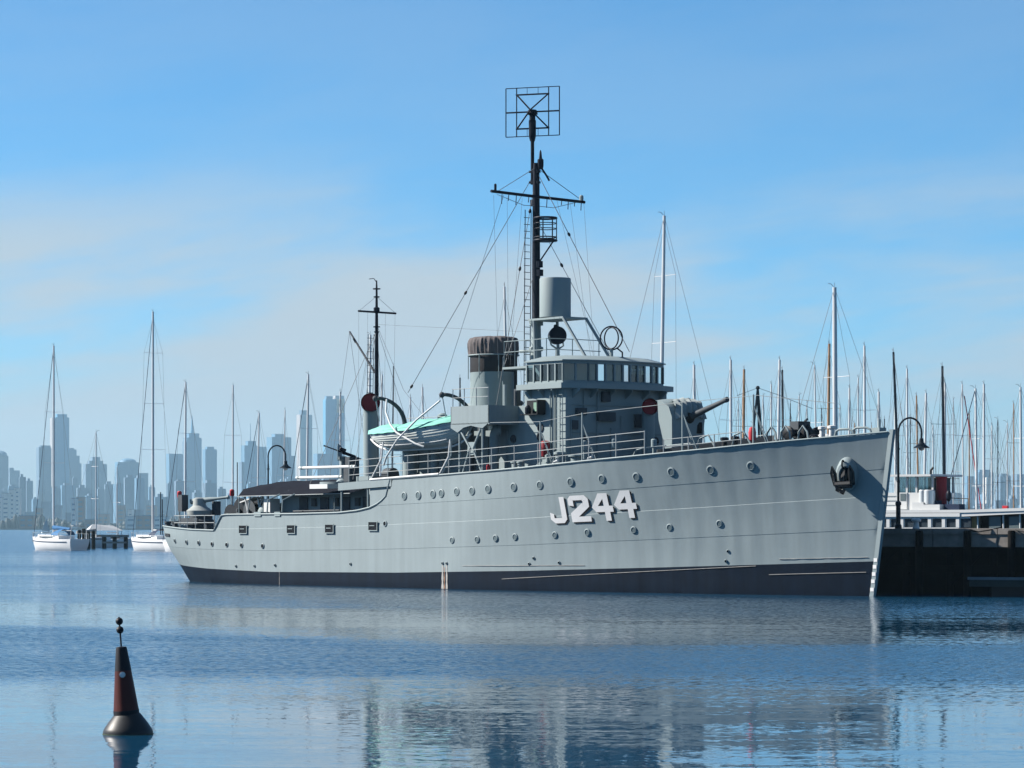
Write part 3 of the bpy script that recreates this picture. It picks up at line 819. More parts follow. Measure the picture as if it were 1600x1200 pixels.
part(MB().tube([(cs + .97 * .47 * math.sin(a), ct - .05 * .47 * math.sin(a), cz + .48 * math.cos(a)) for a in [2*math.pi*i/36 for i in range(36)]], .032, 8, closed=True), 'inner_loop', DARK, df)
part(MB().tube([(cs, ct, 10.95), (cs, ct, 10.5)], .08, 8), 'loop_pedestal', GREY_L, df)
part(MB().tube([(cs + .1, ct - .25, 11.0), (cs + .3, ct - .4, 10.8), (cs + .3, ct - .4, 10.5)], .04, 6), 'loop_cable', DARK, df)
# stays of the foremast
TOP = (MS, 0, 19.55)
stay(TOP, (24.2, 1.2, 9.4), fore, .016, (.54, .97))
stay(TOP, (38.9, -.3, 10.8), fore, .018, (.36,))
stay((MS, .1, 18.9), (31.6, 1.6, 8.5), fore, .016, (.12, .38, .78))
stay((MS, -.1, 17.2), (35.9, -1.9, 10.6), fore, .014, (.32,))
for t, s1, t1, z1 in ((2.7, 33.0, 2.6, 10.6), (1.9, 33.4, 2.3, 10.6), (-2.75, 34.0, -2.4, 10.6), (-1.9, 34.0, -2.2, 10.6), (1.0, 32.4, 1.4, 10.4), (-1.1, 34.6, -1.9, 10.6)):
    stay((32.8, t, 18.2), (s1, t1, z1), fore, .007)
stay((32.8, 2.1, 18.25), (27.5, 1.8, 9.0), fore, .010)
stay((MS, 0, 15.0), (32.1, 1.5, 10.4), fore, .014, (.9,))

MA = 20.0
mb = MB(); mb.lathe((MA, 0, 0), [(.12, 5.0), (.11, 8.0), (.095, 11.8), (.07, 13.8), (.045, 14.9), (.03, 15.2)], 14)
main = part(mb, 'mainmast', DARK, ship, 40)
part(MB().tube([(MA, 1.13, 13.62), (MA, -1.2, 13.6)], .05, 8), 'yard', DARK, main)
part(MB().tube([(19.85, 0, 10.6), (17.7, 0, 12.75)], .06, 8, r1=.045), 'derrick_boom', GREY_D, main)
part(MB().tube([(18.25, .15, 12.35), (18.0, -.15, 12.2)], .05, 6), 'boom_block', DARK, main)
for z, r in ((14.75, .2), (14.35, .16), (12.85, .18), (12.6, .14)): part(MB().lathe((MA, 0, z), [(r, 0), (r, .05)], 10), 'mast_band', DARK, main)
part(MB().lathe((MA, 0, 13.6), [(.16, 0), (.16, .22), (.1, .26)], 10), 'mast_lamp', DARK, main)
part(MB().tube([(MA, 0, 15.1), (MA - .1, .1, 15.3), (MA - .35, .2, 15.28)], .02, 5), 'wind_vane', DARK, main)
mb = MB()
for dt in (.25, .6): mb.tube([(MA - .1, dt, 5.2), (MA - .02, dt - .1, 12.5)], .016, 5)
z = 5.5
while z < 12.4: mb.tube([(MA - .06, .2, z), (MA - .06, .55, z)], .013, 5); z += .34
part(mb, 'mast_ladder', DARK, main)
stay((MA, 0, 13.0), (22.8, .4, 9.6), main, .010); stay((22.8, .4, 9.6), (26.0, .8, 7.4), main, .010)
stay((MA, 0, 12.7), (17.9, 2.6, 5.0), main, .014); stay((MA, 0, 12.7), (17.6, -2.6, 5.0), main, .012)
stay((MA, 0, 12.8), (21.3, 2.4, 5.2), main, .012); stay((MA, 0, 12.9), (22.0, -1.5, 5.3), main, .010)
stay((17.7, 0, 12.75), (17.0, .8, 5.0), main, .010); stay((17.7, 0, 12.7), (18.4, -.8, 5.0), main, .010)
for t in (1.1, .55, -.55, -1.15): stay((MA, t, 13.6), (MA - .1, t * .95, 6.0), main, .006)
for t in (1.1, -1.15): stay((MA, t, 13.62), (MA, 0, 14.4), main, .009)
stay((MA, 0, 13.0), (TOP[0] - .3, 0, 12.0), main, .006)

# ------------------------------------------------------------------ guns
GS = 42.55
mb = MB(); w = 1.02
def prof(k): # front plate outline from deck to crown: leaning back, rolled over at the top
    return [(GS + .62, 6.25), (GS + .72, 7.0), (GS + .78, 7.7), (GS + .72, 8.05), (GS + .52, 8.32), (GS + .2, 8.48), (GS - .25, 8.55)]
rows = []
for s, z in prof(0):
    ww = w * (.86 + .14 * (z - 6.2) / 2.3)
    rows.append([(s - .10 * abs(x) ** 3, ww * x, z - .10 * x * x * (1 if z > 8 else 0)) for x in [-1 + i / 8 for i in range(17)]])
mb.grid(rows)
rows2 = [[(p[0] - .03, p[1], p[2]) for p in r] for r in rows]; mb.grid(rows2)
for sd in (1, -1):
    ww0, ww1 = w * .86 * sd, w * sd
    mb.plate([(GS + .1, ww0, 6.3), (GS + .56, ww0, 6.3), (GS + .66, w * .96 * sd, 7.7), (GS + .5, ww1, 8.15), (GS + .1, ww1, 8.40), (GS - .25, ww1, 8.46), (GS - .22, w * .96 * sd, 7.6)], (0, -.03 * sd, 0))
gun = part(mb, 'gun_shield', GREY_L, ship, 35)
part(MB().lathe((GS, 0, 5.7), [(.75, 0), (.72, .2), (.5, .45), (.42, 1.2), (.5, 1.5)], 20), 'gun_pedestal', GREY, gun)
d = Vector((45.75 - 43.0, 0, 8.42 - 7.62)).normalized(); M = d.to_track_quat('Z', 'Y').to_matrix()
part(MB().lathe((42.3, 0, 7.42), [(.2, 0), (.2, .9), (.15, 1.0), (.125, 2.2), (.095, 3.3), (.095, 3.42), (.12, 3.45), (.12, 3.58), (.06, 3.6)], 16, 0, M), 'gun_barrel', GREY_D, gun)
part(MB().lathe((42.95, 0, 7.62), [(.3, 0), (.33, .15), (.26, .4), (.16, .55)], 14, 0, M), 'blast_bag', BLACK, gun)
mb = MB()
rows = []
for i in range(9):
    a = i / 8.0; row = []
    for j in range(25):
        b = -1 + 2 * j / 24.0
        z = 7.75 + .8 * math.sin(a * math.pi * .55); s = GS + .86 - .55 * a * a
        fold = .07 * math.sin(b * 17 + a * 4) + .05 * math.sin(b * 31 - a * 7)
        row.append((s + fold, .85 * b, z + fold * .4 - .14 * b * b))
    rows.append(row)
part(MB().grid(rows), 'canvas_apron', paint('gun_canvas', (.22, .25, .25), .55, .1, 2.0), gun, 60)
part(MB().box(GS + .55, GS + .74, -.75, -.45, 7.0, 7.5), 'sight_port', HOLE, gun, 0)
# low breakwater ahead of the gun, its shade put into the dark grey
mb = MB()
for sd in (1, -1): mb.plate([(44.2, sd * 2.7, 5.85), (48.6, sd * .05, 6.1), (48.6, sd * .05, 6.78), (44.2, sd * 2.7, 6.22)], (-.05, 0, 0))
part(mb, 'breakwater', GREY_D, ship, 0)

def small_gun(s, t, z, aim, name='machine_cannon'):
    """single-barrelled cannon on a tripod pedestal with a split shield"""
    mb = MB(); mb.lathe((s, t, z), [(.35, 0), (.33, .1), (.16, .25), (.13, 1.1), (.2, 1.2), (.2, 1.35)], 14)
    g = part(mb, name, GREY, ship)
    d = Vector(aim).normalized(); M = d.to_track_quat('Z', 'Y').to_matrix(); c = Vector((s, t, z + 1.55))
    part(MB().lathe(c - d * .7, [(.06, 0), (.08, .05), (.08, .7), (.04, .75), (.028, 1.6), (.04, 1.62), (.04, 1.72)], 10, 0, M), 'gun_barrel', DARK, g)
    part(MB().lathe(c + Vector((0, 0, .14)), [(.17, -.08), (.19, 0), (.17, .08)], 12, 0, M @ rotm(x=R(90)).to_3x3()), 'magazine', DARK, g)
    nd = d.cross(Vector((0, 0, 1))).normalized()
    for k in (-1, 1):
        a = c + d * .25 + nd * .12 * k; b = c + d * .15 + nd * .62 * k
        part(MB().plate([a + Vector((0,0,-.5)), b + Vector((0,0,-.45)), b + Vector((0,0,.25)), a + Vector((0,0,.35))], d * .025), 'shield_plate', GREY_L, g, 0)
    part(MB().tube([c - d * .6, c - d * .95 + nd * .2, c - d * .95 - nd * .2], .03, 6), 'shoulder_rest', DARK, g)
    return g
small_gun(18.9, 1.3, 5.05, (-.55, .55, .28))
part(MB().lathe((18.9, 1.3, 5.0), [(1.15, 0), (1.15, .12)], 20), 'gun_tub_floor', GREY, ship)
part(MB().box(19.4, 19.9, 1.0, 1.6, 5.05, 6.35), 'ready_use_locker', GREY_D, ship, 0)
part(MB().box(17.9, 18.5, .2, .7, 5.05, 5.6), 'ready_use_locker', GREY_D, ship, 0)
part(MB().box(20.3, 21.8, 3.5, 4.3, 4.74, 4.96), 'float_crate', WHITE, ship, 0)
# stern gun with its drum mounting, seen above the after bulwark
mb = MB(); mb.lathe((4.9, .6, 2.45), [(.75, 0), (.75, .75), (.62, .85), (.62, 1.05)], 22)
sg = part(mb, 'stern_mounting', GREY_D, ship)
mb = MB(); mb.lathe((4.75, .6, 3.4), [(.5, 0), (.66, .12), (.7, .35), (.5, .5), (.36, .62), (.32, 1.0), (.2, 1.05)], 18)
part(mb, 'gun_body', paint('pale_gun_grey', (.27, .29, .28), .45, .06), sg)
d = Vector((.55, -.25, .06)).normalized()
part(MB().lathe(Vector((4.7, .6, 4.28)), [(.14, -.5), (.16, 0), (.13, .7), (.08, 1.1), (.07, 1.75), (.11, 1.78), (.11, 1.9)], 12, 0, d.to_track_quat('Z', 'Y').to_matrix()), 'gun_barrel', GREY_L, sg)
part(MB().box(3.7, 4.1, .9, 1.3, 3.7, 4.6), 'ammunition_locker', GREY_D, sg, 0)
part(MB().box(5.2, 5.6, -.2, .1, 3.5, 4.25), 'gun_shield', GREY_D, sg, 0)
part(MB().box(4.1, 5.9, 1.4, 1.5, 3.0, 3.35), 'handrail_plate', GREY_D, sg, 0)
for s, t, z in ((3.55, 1.1, 4.45), (8.5, 1.0, 4.5)):
    part(MB().lathe((s, t, z), [(.1, 0), (.13, .05), (.13, .3), (.08, .36)], 10), 'red_lamp', REDB, ship)
    part(MB().tube([(s, t, 2.45), (s, t, z)], .04, 6), 'lamp_post', GREY_L, ship)
for s, t, h0 in ((3.4, 2.2, 2.3), (6.0, -1.0, 3.9), (4.2, 2.6, 1.9)):
    part(MB().tube([(s, t, 2.45), (s, t, 2.45 + h0)], .028, 6), 'flagstaff', DARK, ship)
for s, t in ((5.4, 3.0), (6.4, 3.2), (8.0, 2.2), (3.8, -.8)):
    part(MB().lathe((s, t, 2.45), [(.14, 0), (.14, .6), (.2, .62), (.2, .72)], 12), 'bollard', GREY_D, ship)
# gear under the awning: winch drums, reels, lockers, trestles
def drum(s, t, z, r, w, mat, name, rim=GREY_D):
    M = rotm(x=R(90)); mb = MB(); mb.lathe((s, t, z), [(r, -w/2), (r, -w/2+.05), (r*.62, -w/2+.06), (r*.62, w/2-.06), (r, w/2-.05), (r, w/2)], 20, 0, M)
    o = part(mb, name, mat, ship)
    part(MB().lathe((s, t, z), [(.08, -w/2-.2), (.08, w/2+.2)], 8, 0, M), 'drum_axle', rim, o)
    for k in (-1, 1): part(MB().plate([(s - .35, t + k * (w/2+.1), 2.45), (s + .35, t + k * (w/2+.1), 2.45), (s + .08, t + k * (w/2+.1), z + .1), (s - .08, t + k * (w/2+.1), z + .1)], (0, .05, 0)), 'winch_cheek', rim, o, 0)
    return o
drum(11.4, 1.9, 3.75, .62, 1.1, BLACK, 'minesweeping_winch')
drum(12.5, 2.2, 3.7, .55, .8, GREY_D, 'cable_reel')
drum(13.9, 2.0, 3.6, .5, .9, GREY, 'rope_reel', GREY_L)
drum(9.8, 1.6, 3.5, .55, .8, BLACK, 'winch_drum')
part(MB().plate([(11.6, 2.6, 4.1), (12.8, 2.6, 4.35), (12.8, 2.0, 4.35), (11.6, 2.0, 4.1)], (0, 0, .06)), 'winch_cover', WHITE, ship, 0)
for a, b in (((12.9, 3.2, 2.6), (13.5, 3.2, 4.4)), ((13.6, 3.2, 2.6), (13.0, 3.2, 4.4)), ((13.9, 3.2, 2.6), (14.3, 3.0, 4.5)), ((14.6, 3.1, 2.6), (14.0, 3.1, 4.4)), ((15.0, 3.2, 2.6), (15.3, 3.2, 4.3))):
    part(MB().tube([a, b], .05, 6), 'trestle_leg', WHITE, ship)
part(MB().box(15.0, 15.55, 2.8, 3.4, 3.0, 4.3), 'deck_locker', WHITE, ship, 0)
part(MB().lathe((14.4, 2.9, 3.0), [(.3, 0), (.38, .2), (.38, .7), (.25, .95)], 14), 'mooring_capstan', GREY_L, ship)
for s in (17.2, 19.0, 20.8, 22.6, 24.2):
    part(MB().box(s, s + .7, 2.7, 2.76, 2.6, 4.35), 'house_door', GREY_D, after_house, 0)
for s in (18.3, 20.2, 22.0):
    part(MB().box(s, s + .35, 2.7, 2.8, 3.9, 4.3), 'vent_louvre', GREY_D, after_house, 0)
part(MB().tube([(17.2, 3.1, 3.65), (22.4, 3.1, 3.7)], .05, 6), 'fire_main_pipe', GREY_D, after_house)
# awning on posts over the after deck
mb = MB(); rows = []
for t, zz in ((3.65, 4.44), (3.6, 4.47), (2.0, 4.92), (0, 5.28), (-2.0, 4.92), (-3.6, 4.47)):
    rows.append([(s, t, zz + (.006 * (s - 13)) - (.5 * max(0, (12.2 - s) / 5.5) ** 1.3 if t < 3 else .0) - .035 * math.sin((s - 8) * 1.9) ** 2) for s in [(13.0 if t > 3 else 13.0 - (3.6 - abs(t)) * 1.2) + i * (22.8 - (13.0 if t > 3 else 13.0 - (3.6 - abs(t)) * 1.2)) / 28 for i in range(29)]])
awn = part(MB().grid(rows), 'awning', AWN, ship, 40)
for s in (16.9, 18.2):
    part(MB().tube([(s, 4.5, 3.5), (s, 4.45, 4.2), (s + .25, 3.9, 4.5)], .045, 6), 'awning_post', GREY_L, awn)
    part(MB().tube([(s, -4.5, 3.5), (s, -4.45, 4.2), (s + .25, -3.9, 4.5)], .045, 6), 'awning_post', GREY_L, awn)
part(MB().tube([(13.0, 3.67, 4.43), (22.8, 3.67, 4.5)], .022, 5), 'awning_rope', WIREL, awn)
for s in (12.6, 14.8, 21.0): part(MB().tube([(s, 3.3, 2.5), (s, 3.3, 4.42)], .035, 6), 'awning_post', GREY_L, awn)
part(MB().box(16.1, 16.7, 4.2, 4.75, 3.4, 3.62), 'fairlead', GREY_L, ship, 0)
part(MB().box(17.9, 18.4, 4.2, 4.75, 3.4, 3.62), 'fairlead', GREY_L, ship, 0)

# ------------------------------------------------------------------ ventilators, davits
def cowl(s, t, z0, z1, r, face, mouth=RED, name='cowl_ventilator'):
    """upright trunk with a bell-mouthed head turned towards `face`"""
    f = Vector(face).normalized(); rows = []; n = 22
    path = [(Vector((s, t, z0)), r), (Vector((s, t, z0 + .05)), r), (Vector((s, t, z1 - r * 1.6)), r)]
    for i in range(1, 8):
        a = R(90) * i / 7; k = 1.15 * r
        path.append((Vector((s, t, z1 - r * 1.6)) + f * k * (1 - math.cos(a)) + Vector((0, 0, k * 1.3 * math.sin(a))), r * (1 + .30 * (i / 7) ** 1.5)))
    side = f.cross(Vector((0, 0, 1)))
    mb = MB()
    for i, (c, rr) in enumerate(path):
        a = 0 if i < 3 else R(90) * (i - 2) / 7
        upv = Vector((0, 0, 1)) * math.sin(a) - f * math.cos(a)
        rows.append([tuple(c + side * rr * math.cos(2*math.pi*j/n) + upv * rr * math.sin(2*math.pi*j/n)) for j in range(n)])
    mb.grid(rows, closed=True)
    c, rr = path[-1]; lip = [tuple(c + f * .06 + side * rr * 1.04 * math.cos(2*math.pi*j/n) + Vector((0,0,1)) * rr * 1.04 * math.sin(2*math.pi*j/n)) for j in range(n)]
    mb.grid([rows[-1], lip], closed=True)
    o = part(mb, name, GREY_L, ship, 50)
    m2 = MB(); back = [tuple(c - f * .12 + side * rr * .9 * math.cos(2*math.pi*j/n) + Vector((0,0,1)) * rr * .9 * math.sin(2*math.pi*j/n)) for j in range(n)]
    lip2 = [tuple(c + f * .05 + side * rr * .985 * math.cos(2*math.pi*j/n) + Vector((0,0,1)) * rr * .985 * math.sin(2*math.pi*j/n)) for j in range(n)]
    m2.grid([lip2, back], closed=True); m2.add(back, [tuple(range(n))])
    part(m2, 'cowl_mouth', mouth, o)
    return o
cowl(22.9, 2.5, 4.95, 8.95, .35, (.75, .55, 0))
cowl(39.0, -1.35, 5.6, 8.35, .29, (.8, .45, 0))
cowl(28.6, 2.9, 5.1, 6.9, .20, (-.2, .9, 0), GREY_D)
cowl(33.6, 3.3, 5.3, 7.35, .22, (.6, -.75, 0), GREY_D)
cowl(24.0, -2.4, 4.95, 8.6, .36, (.75, -.55, 0))
for s, t, z0, z1, r in ((26.9, 3.1, 5.05, 6.95, .34), (28.0, 2.0, 7.3, 8.2, .2)):
    part(MB().lathe((s, t, z0), [(r, 0), (r, (z1 - z0) - .2), (r * 1.15, (z1 - z0) - .16), (r * 1.15, z1 - z0), (r * .5, z1 - z0 + .08)], 20), 'vent_trunk', GREY_L, ship)
for s in (25.95, 31.15):
    for sd in (1, -1):
        pts = [(s, sd * 2.75, 5.1), (s, sd * 2.75, 8.0)] + [(s, sd * (2.75 + 1.55 * math.sin(R(a))) , 8.0 + 1.0 * (1 - math.cos(R(a))) ) for a in ()]
        arc = [(s, sd * (4.3 - 1.6 * math.cos(R(a))), 7.75 + 1.25 * math.sin(R(a))) for a in range(0, 100, 10)]
        dv = part(MB().tube([(s, sd * 2.7, 5.1), (s, sd * 2.7, 7.0)] + arc, .12, 8, r1=.085), 'boat_davit', GREY_D, ship)
        part(MB().ball((s, sd * 4.45, 8.98), .14, 10), 'davit_head', GREY_D, dv)
        part(MB().tube([(s, sd * 4.42, 8.9), (s, sd * 4.2, 7.9)], .03, 6), 'boat_fall', WHITE, dv)
        # folding boat guard stays beneath
        part(MB().tube([(s - .2, sd * 4.6, 5.05), (s + .7, sd * 4.6, 6.1), (s + .7, sd * 4.5, 6.9)], .042, 8), 'chock_arm', WHITE, dv)
part(MB().tube([(31.3, 4.55, 5.3), (32.0, 4.55, 6.2), (31.9, 4.5, 6.8)], .045, 6), 'chock_arm', GREY_L, ship)

# ------------------------------------------------------------------ rails round the forecastle and the stern
def rail_run(name, lo, hi, step, hts, inset=.12, hgt=1.1, zf=None, r=.018):
    for sd in (1, -1):
        pts = []; n = max(2, int(round((hi - lo) / step)))
        ss = [lo + (hi - lo) * i / n for i in range(n + 1)]
        zf_ = zf or (lambda s: sheer(s) - .03)
        edge = lambda s: sd * max(.1, half_breadth(s, zf_(s)) - inset)
        mb = MB()
        for h_ in hts:
            mb.tube([(s, edge(s), zf_(s) + h_) for s in [lo + (hi - lo) * i / (n * 2) for i in range(n * 2 + 1)]], r, 5)
        root = part(mb, name, WIREL, ship)
        for s in ss:
            part(MB().tube([(s, edge(s), zf_(s)), (s, edge(s), zf_(s) + hgt)], .027, 6), 'stanchion', WIREL, root)
rail_run('forecastle_rail', 24.0, 44.4, 1.62, (.38, .72, 1.06))
rail_run('bow_rail', 45.4, 49.2, 1.3, (.3, .62), hgt=.64)
rail_run('quarter_rail', 7.2, 12.2, 1.05, (.35, .72), .15, .75, lambda s: 2.74, .02)
for s, hgt in ((38.25, 2.0), (40.85, 2.15), (46.35, 2.1), (49.75, 2.1)):
    t = half_breadth(s, sheer(s)) - .15; z = sheer(s)
    p = part(MB().tube([(s, t, z - .05), (s, t, z + hgt)], .04, 8), 'awning_stanchion', GREY_L, ship)
    part(MB().tube([(s, t, z + hgt * .8), (s + .55, t - .25, z)], .025, 6), 'stanchion_brace', GREY_L, p)
    part(MB().tube([(s, t, z + hgt * .8), (s + .8, t - .15, z)], .02, 6), 'stanchion_brace', GREY_L, p)
pts = [(34.75, 4.5, 7.6), (38.25, 4.38, 7.55), (40.85, 4.05, 7.85), (46.35, 3.05, 8.2), (49.75, 2.0, 8.4), (53.0, .6, 8.0)]
part(MB().tube(pts, .012, 5), 'ridge_wire', WIREL, ship)
# forecastle gear
z = 6.35
mb = MB(); M = rotm(x=R(90))
mb.lathe((50.4, 0, z + .48), [(.15, -.95), (.30, -.9), (.24, -.7), (.16, -.62), (.16, -.3), (.36, -.27), (.36, -.12), (.2, 0), (.36, .12), (.36, .27), (.16, .3), (.16, .62), (.24, .7), (.30, .9), (.15, .95)], 20, 0, M)
wl = part(mb, 'anchor_windlass', BLACK, ship)
part(MB().box(49.6, 51.2, -.9, .9, z - .15, z + .22), 'windlass_bed', GREY_D, wl, 0)
part(MB().tube([(49.6, -.9, z + 1.02), (51.6, .9, z + 1.02)], .05, 6), 'brake_bar', GREY_D, wl)
part(MB().box(50.0, 50.5, -.35, .35, z + .3, z + .98), 'engine_casing', GREY_D, wl, 0)
for s, t in ((49.7, 1.2), (50.6, 1.25), (51.3, .9)):
    part(MB().tube([(s - .3, t, z - .05), (s - .2, t, z + .5), (s + .05, t, z + .75), (s + .3, t, z + .5), (s + .4, t, z - .05)], .045, 6), 'chain_guard', GREY_L, wl)
for s, t in ((51.6, .5), (51.9, .35), (52.2, .45)):
    part(MB().ball((s, t, z + .25), .2, 10, s=(1.5, .8, .8)), 'chain_cable', WHITE if s > 51.8 else BLACK, wl)
part(MB().lathe((48.95, 1.55, z + .12), [(.05, 0), (.15, .08), (.17, .4), (.12, .6), (.04, .64)], 12), 'red_canister', REDB, ship)
for s, t in ((47.6, 1.9), (48.1, 1.75), (52.5, .9), (52.9, .75)):
    part(MB().lathe((s, t, sheer(s) - .05), [(.13, 0), (.12, .42), (.19, .45), (.19, .55), (.1, .58)], 12), 'mooring_bollard', BLACK if s < 50 else WHITE, ship)
for s in (46.9, 48.6): 
    t = half_breadth(s, sheer(s)) - .35
    part(MB().tube([(s, t, sheer(s)), (s + .15, t, sheer(s) + .5), (s + .6, t - .1, sheer(s) + .66), (s + 1.0, t - .15, sheer(s) + .1)], .04, 6), 'hoop_rail', GREY_L, ship)
for s in (53.7, 54.4):
    t = half_breadth(s, sheer(s)); z = sheer(s)
    part(MB().tube([(s - .45, t, z - .02), (s - .38, t, z + .2), (s - .2, t, z + .28), (s + .2, t - .15, z + .28), (s + .38, t - .2, z + .2), (s + .45, t - .22, z)], .05, 8), 'bow_fairlead', GREY_L, ship)
part(MB().tube([(54.9, 0, 6.7), (54.9, 0, 7.3)], .06, 8), 'jackstaff_socket', GREY_L, ship)
part(MB().box(54.6, 55.1, -.2, .2, 6.7, 6.95), 'bow_chock', GREY_L, ship, 0)
part(MB().tube([(43.3, 3.35, sheer(43.3)), (43.5, 3.32, sheer(43.5) + .3), (43.9, 3.25, sheer(44) + .35), (46.4, 2.75, sheer(46.4) + .35)], .035, 6), 'hoop_rail', GREY_L, ship)
for s in (41.0, 38.9):
    t = half_breadth(s, sheer(s)) - .3
    part(MB().tube([(s, t, sheer(s)), (s + .1, t, sheer(s) + .14), (s + .35, t, sheer(s) + .2)], .07, 6), 'cleat', WHITE, ship)
part(MB().tube([(25.9, 4.72, 5.12), (31.3, 4.74, 5.32)], .05, 8), 'boat_boom', WHITE, ship)
part(MB().lathe((26.0, 3.6, 5.35), [(.34, -.28), (.34, .28)], 16, 0, rotm(y=R(90))), 'hose_reel', GREY_D, ship)
part(MB().box(24.2, 25.4, 3.6, 4.3, 5.0, 5.3), 'deck_box', GREY_L, ship, 0)
part(MB().lathe((34.3, 4.2, 5.38), [(.06, 0), (.1, .04), (.1, .28), (.05, .34)], 10), 'red_hydrant', REDB, ship)

# ------------------------------------------------------------------ loose things carried by the ship
def ship_thing(name, s, t, z, label, cat, group=None): return thing(name, W(s, t, z), SHIP_RZ, label, cat, group)
# lifeboat
boat = ship_thing('lifeboat', 28.55, 3.75, 6.5, 'clinker lifeboat under a mint green canvas cover, slung in davits', 'lifeboat')
BL, BH = 3.95, .98
def bx_half(x, k):  # half breadth at x in -1..1 and height fraction k
    return BH * max(0, 1 - abs(x) ** 2.3) ** .8 * (1 - (1 - k) ** 2.2) ** .62
def keel_z(x): return .05 + .62 * abs(x) ** 5 + (.05 * x)
def gun_z(x): return 1.02 + .22 * x * x + .27 * x
def brow(x, k, sd, out=0):
    z = keel_z(x) + (gun_z(x) - keel_z(x)) * k
    return (BL * x * (1 - .10 * (1 - k) ** 2), -sd * (bx_half(x, k) + out * max(0, 1 - abs(x) ** 6)), z)
mb = MB(); NS = 9
xs = [-1 + 2 * i / 40 for i in range(41)]
for sd in (1, -1):
    for j in range(NS):
        k0, k1 = j / NS, (j + 1) / NS
        mb.grid([[brow(x, k0, sd, .035) for x in xs], [brow(x, k1, sd, .0) for x in xs]])
        mb.grid([[brow(x, k1, sd, .0) for x in xs], [brow(x, k1, sd, .035) for x in xs]])
mb.build('boat_hull', BOATW, boat, smooth=20)
mb = MB(); mb.tube([(BL * x * .99, 0, keel_z(x) - .03) for x in xs] , .05, 6)
for sx in (-1, 1): mb.tube([(BL * sx * .93, 0, keel_z(sx) - .12), (BL * sx * 1.005, 0, keel_z(sx) + .3), (BL * sx * 1.01, 0, gun_z(sx) + .05)], .05, 6)
mb.build('keel_and_stems', WHITE, boat)
for sd in (1, -1): MB().tube([brow(x, .22, sd, .06) for x in xs[6:-6]], .03, 5).build('bilge_rail', WHITE, boat)
mb = MB(); rows = []
for i, x in enumerate(xs):
    row = []
    for j in range(17):
        y = -1 + 2 * j / 16; a = abs(y)
        hb = bx_half(x, 1) + .10
        ridge = .30 * (1 - a ** 1.6) * (1 - abs(x) ** 4) * (1 + .22 * math.sin(x * 9 + 1)) + .02 * math.sin(x * 40 + y * 3) * (1 - a)
        drop = -.17 * max(0, (a - .9) / .1) - .012 * math.sin(x * 26) * max(0, (a - .8) / .2)
        row.append((BL * x * 1.01, y * hb * (1 if a < .95 else 1.0), gun_z(x) + .03 + ridge + drop))
    rows.append(row)
mb.grid(rows).build('canvas_cover', MINT, boat, smooth=50)
for x in [-.8 + .2 * i for i in range(9)]:
    MB().tube([brow(x, .93, 1, .05), brow(x + .01, .8, 1, .06)], .02, 5).build('cover_lashing', GREY_D, boat)
# gripes: two white canvas bands crossed over the boat, made fast to the davits
for pts in ([(27.0, 4.55, 8.9), (27.2, 4.75, 8.3), (27.75, 4.9, 7.7), (28.3, 4.95, 7.3), (29.7, 4.9, 6.75), (30.1, 4.7, 6.6)], [(31.2, 4.6, 8.7), (29.8, 4.9, 7.85), (28.4, 4.98, 6.95), (27.4, 4.85, 6.2), (26.9, 4.65, 5.8)]):
    part(MB().tube(pts, .045, 8), 'boat_gripe', WHITE, ship)
for i, (s0, s1, z, lab) in enumerate(((19.3, 24.0, 5.78, 'long white spar lashed along the rail, upper of two'), (19.05, 22.9, 5.30, 'shorter white spar lashed along the rail, lower of two'))):
    o = ship_thing('wooden_spar', s0, 4.2, z, lab, 'spar')
    MB().tube([(0, 0, 0), (s1 - s0, 0, .0)], .075, 10).build('pole', WHITE, o)
    for k in (.05, .95): MB().tube([((s1 - s0) * (k - .012), 0, 0), ((s1 - s0) * (k + .012), 0, 0)], .09, 10).build('end_band', GREY_L, o)
# the anchor, housed in its bolster at the bow
ap, an = skin(53.75, 5.05)
mb = MB(); M = (an + Vector((.25, 0, -.25))).normalized().to_track_quat('Z', 'Y').to_matrix()
mb.lathe(ap, [(.62, -.35), (.60, .1), (.52, .30), (.40, .36), (.33, .3), (.3, .0)], 24, 0, M, sx=.8, sy=1.15)
part(mb, 'hawse_bolster', GREY, hull, 40)
part(MB().lathe(ap, [(.3, .0), (.3, .12)], 16, 0, M, sx=.8, sy=1.15), 'hawse_pipe', HOLE, hull)
anc = ship_thing('bow_anchor', *(ap + an * .35), 'black stockless anchor hauled up into its hawse pipe at the bow', 'anchor')
loc = lambda v: (v.x, -v.y, v.z)
tx = Vector((1, 0, 0)); tx = (tx - an * tx.dot(an)).normalized(); up = Vector((0, 0, 1)); up = (up - an * up.dot(an)).normalized()
A = lambda a, b, c: loc(tx * a + up * b + an * c)
MB().bar(A(0, .5, -.1), A(.0, -.4, .12), .17, .2).build('shank', BLACK, anc)
MB().tube([A(-.34, -.38, .12), A(.34, -.38, .12)], .17, 10).build('crown', BLACK, anc)
for k in (-1, 1):
    mb = MB(); mb.plate([A(k*.30, -.48, .05), A(k*.46, -.42, .0), A(k*.52, .12, .16), A(k*.40, .42, .26), A(k*.27, .1, .16)], Vector(loc(an)) * .13)
    mb.build('fluke', BLACK, anc, smooth=0)
mb = MB(); mb.plate([A(-.30, -.42, .16), A(.1, -.62, .16), A(-.05, -.8, .05), A(-.38, -.62, .05)], Vector(loc(an)) * .1); mb.build('tripping_palm', BLACK, anc, smooth=0)
MB().tube([A(0, .5 + .16 * math.cos(a) - .05, .1 + .1 * math.sin(a)) for a in [2*math.pi*i/12 for i in range(12)]], .04, 6, closed=True).build('shackle', BLACK, anc)

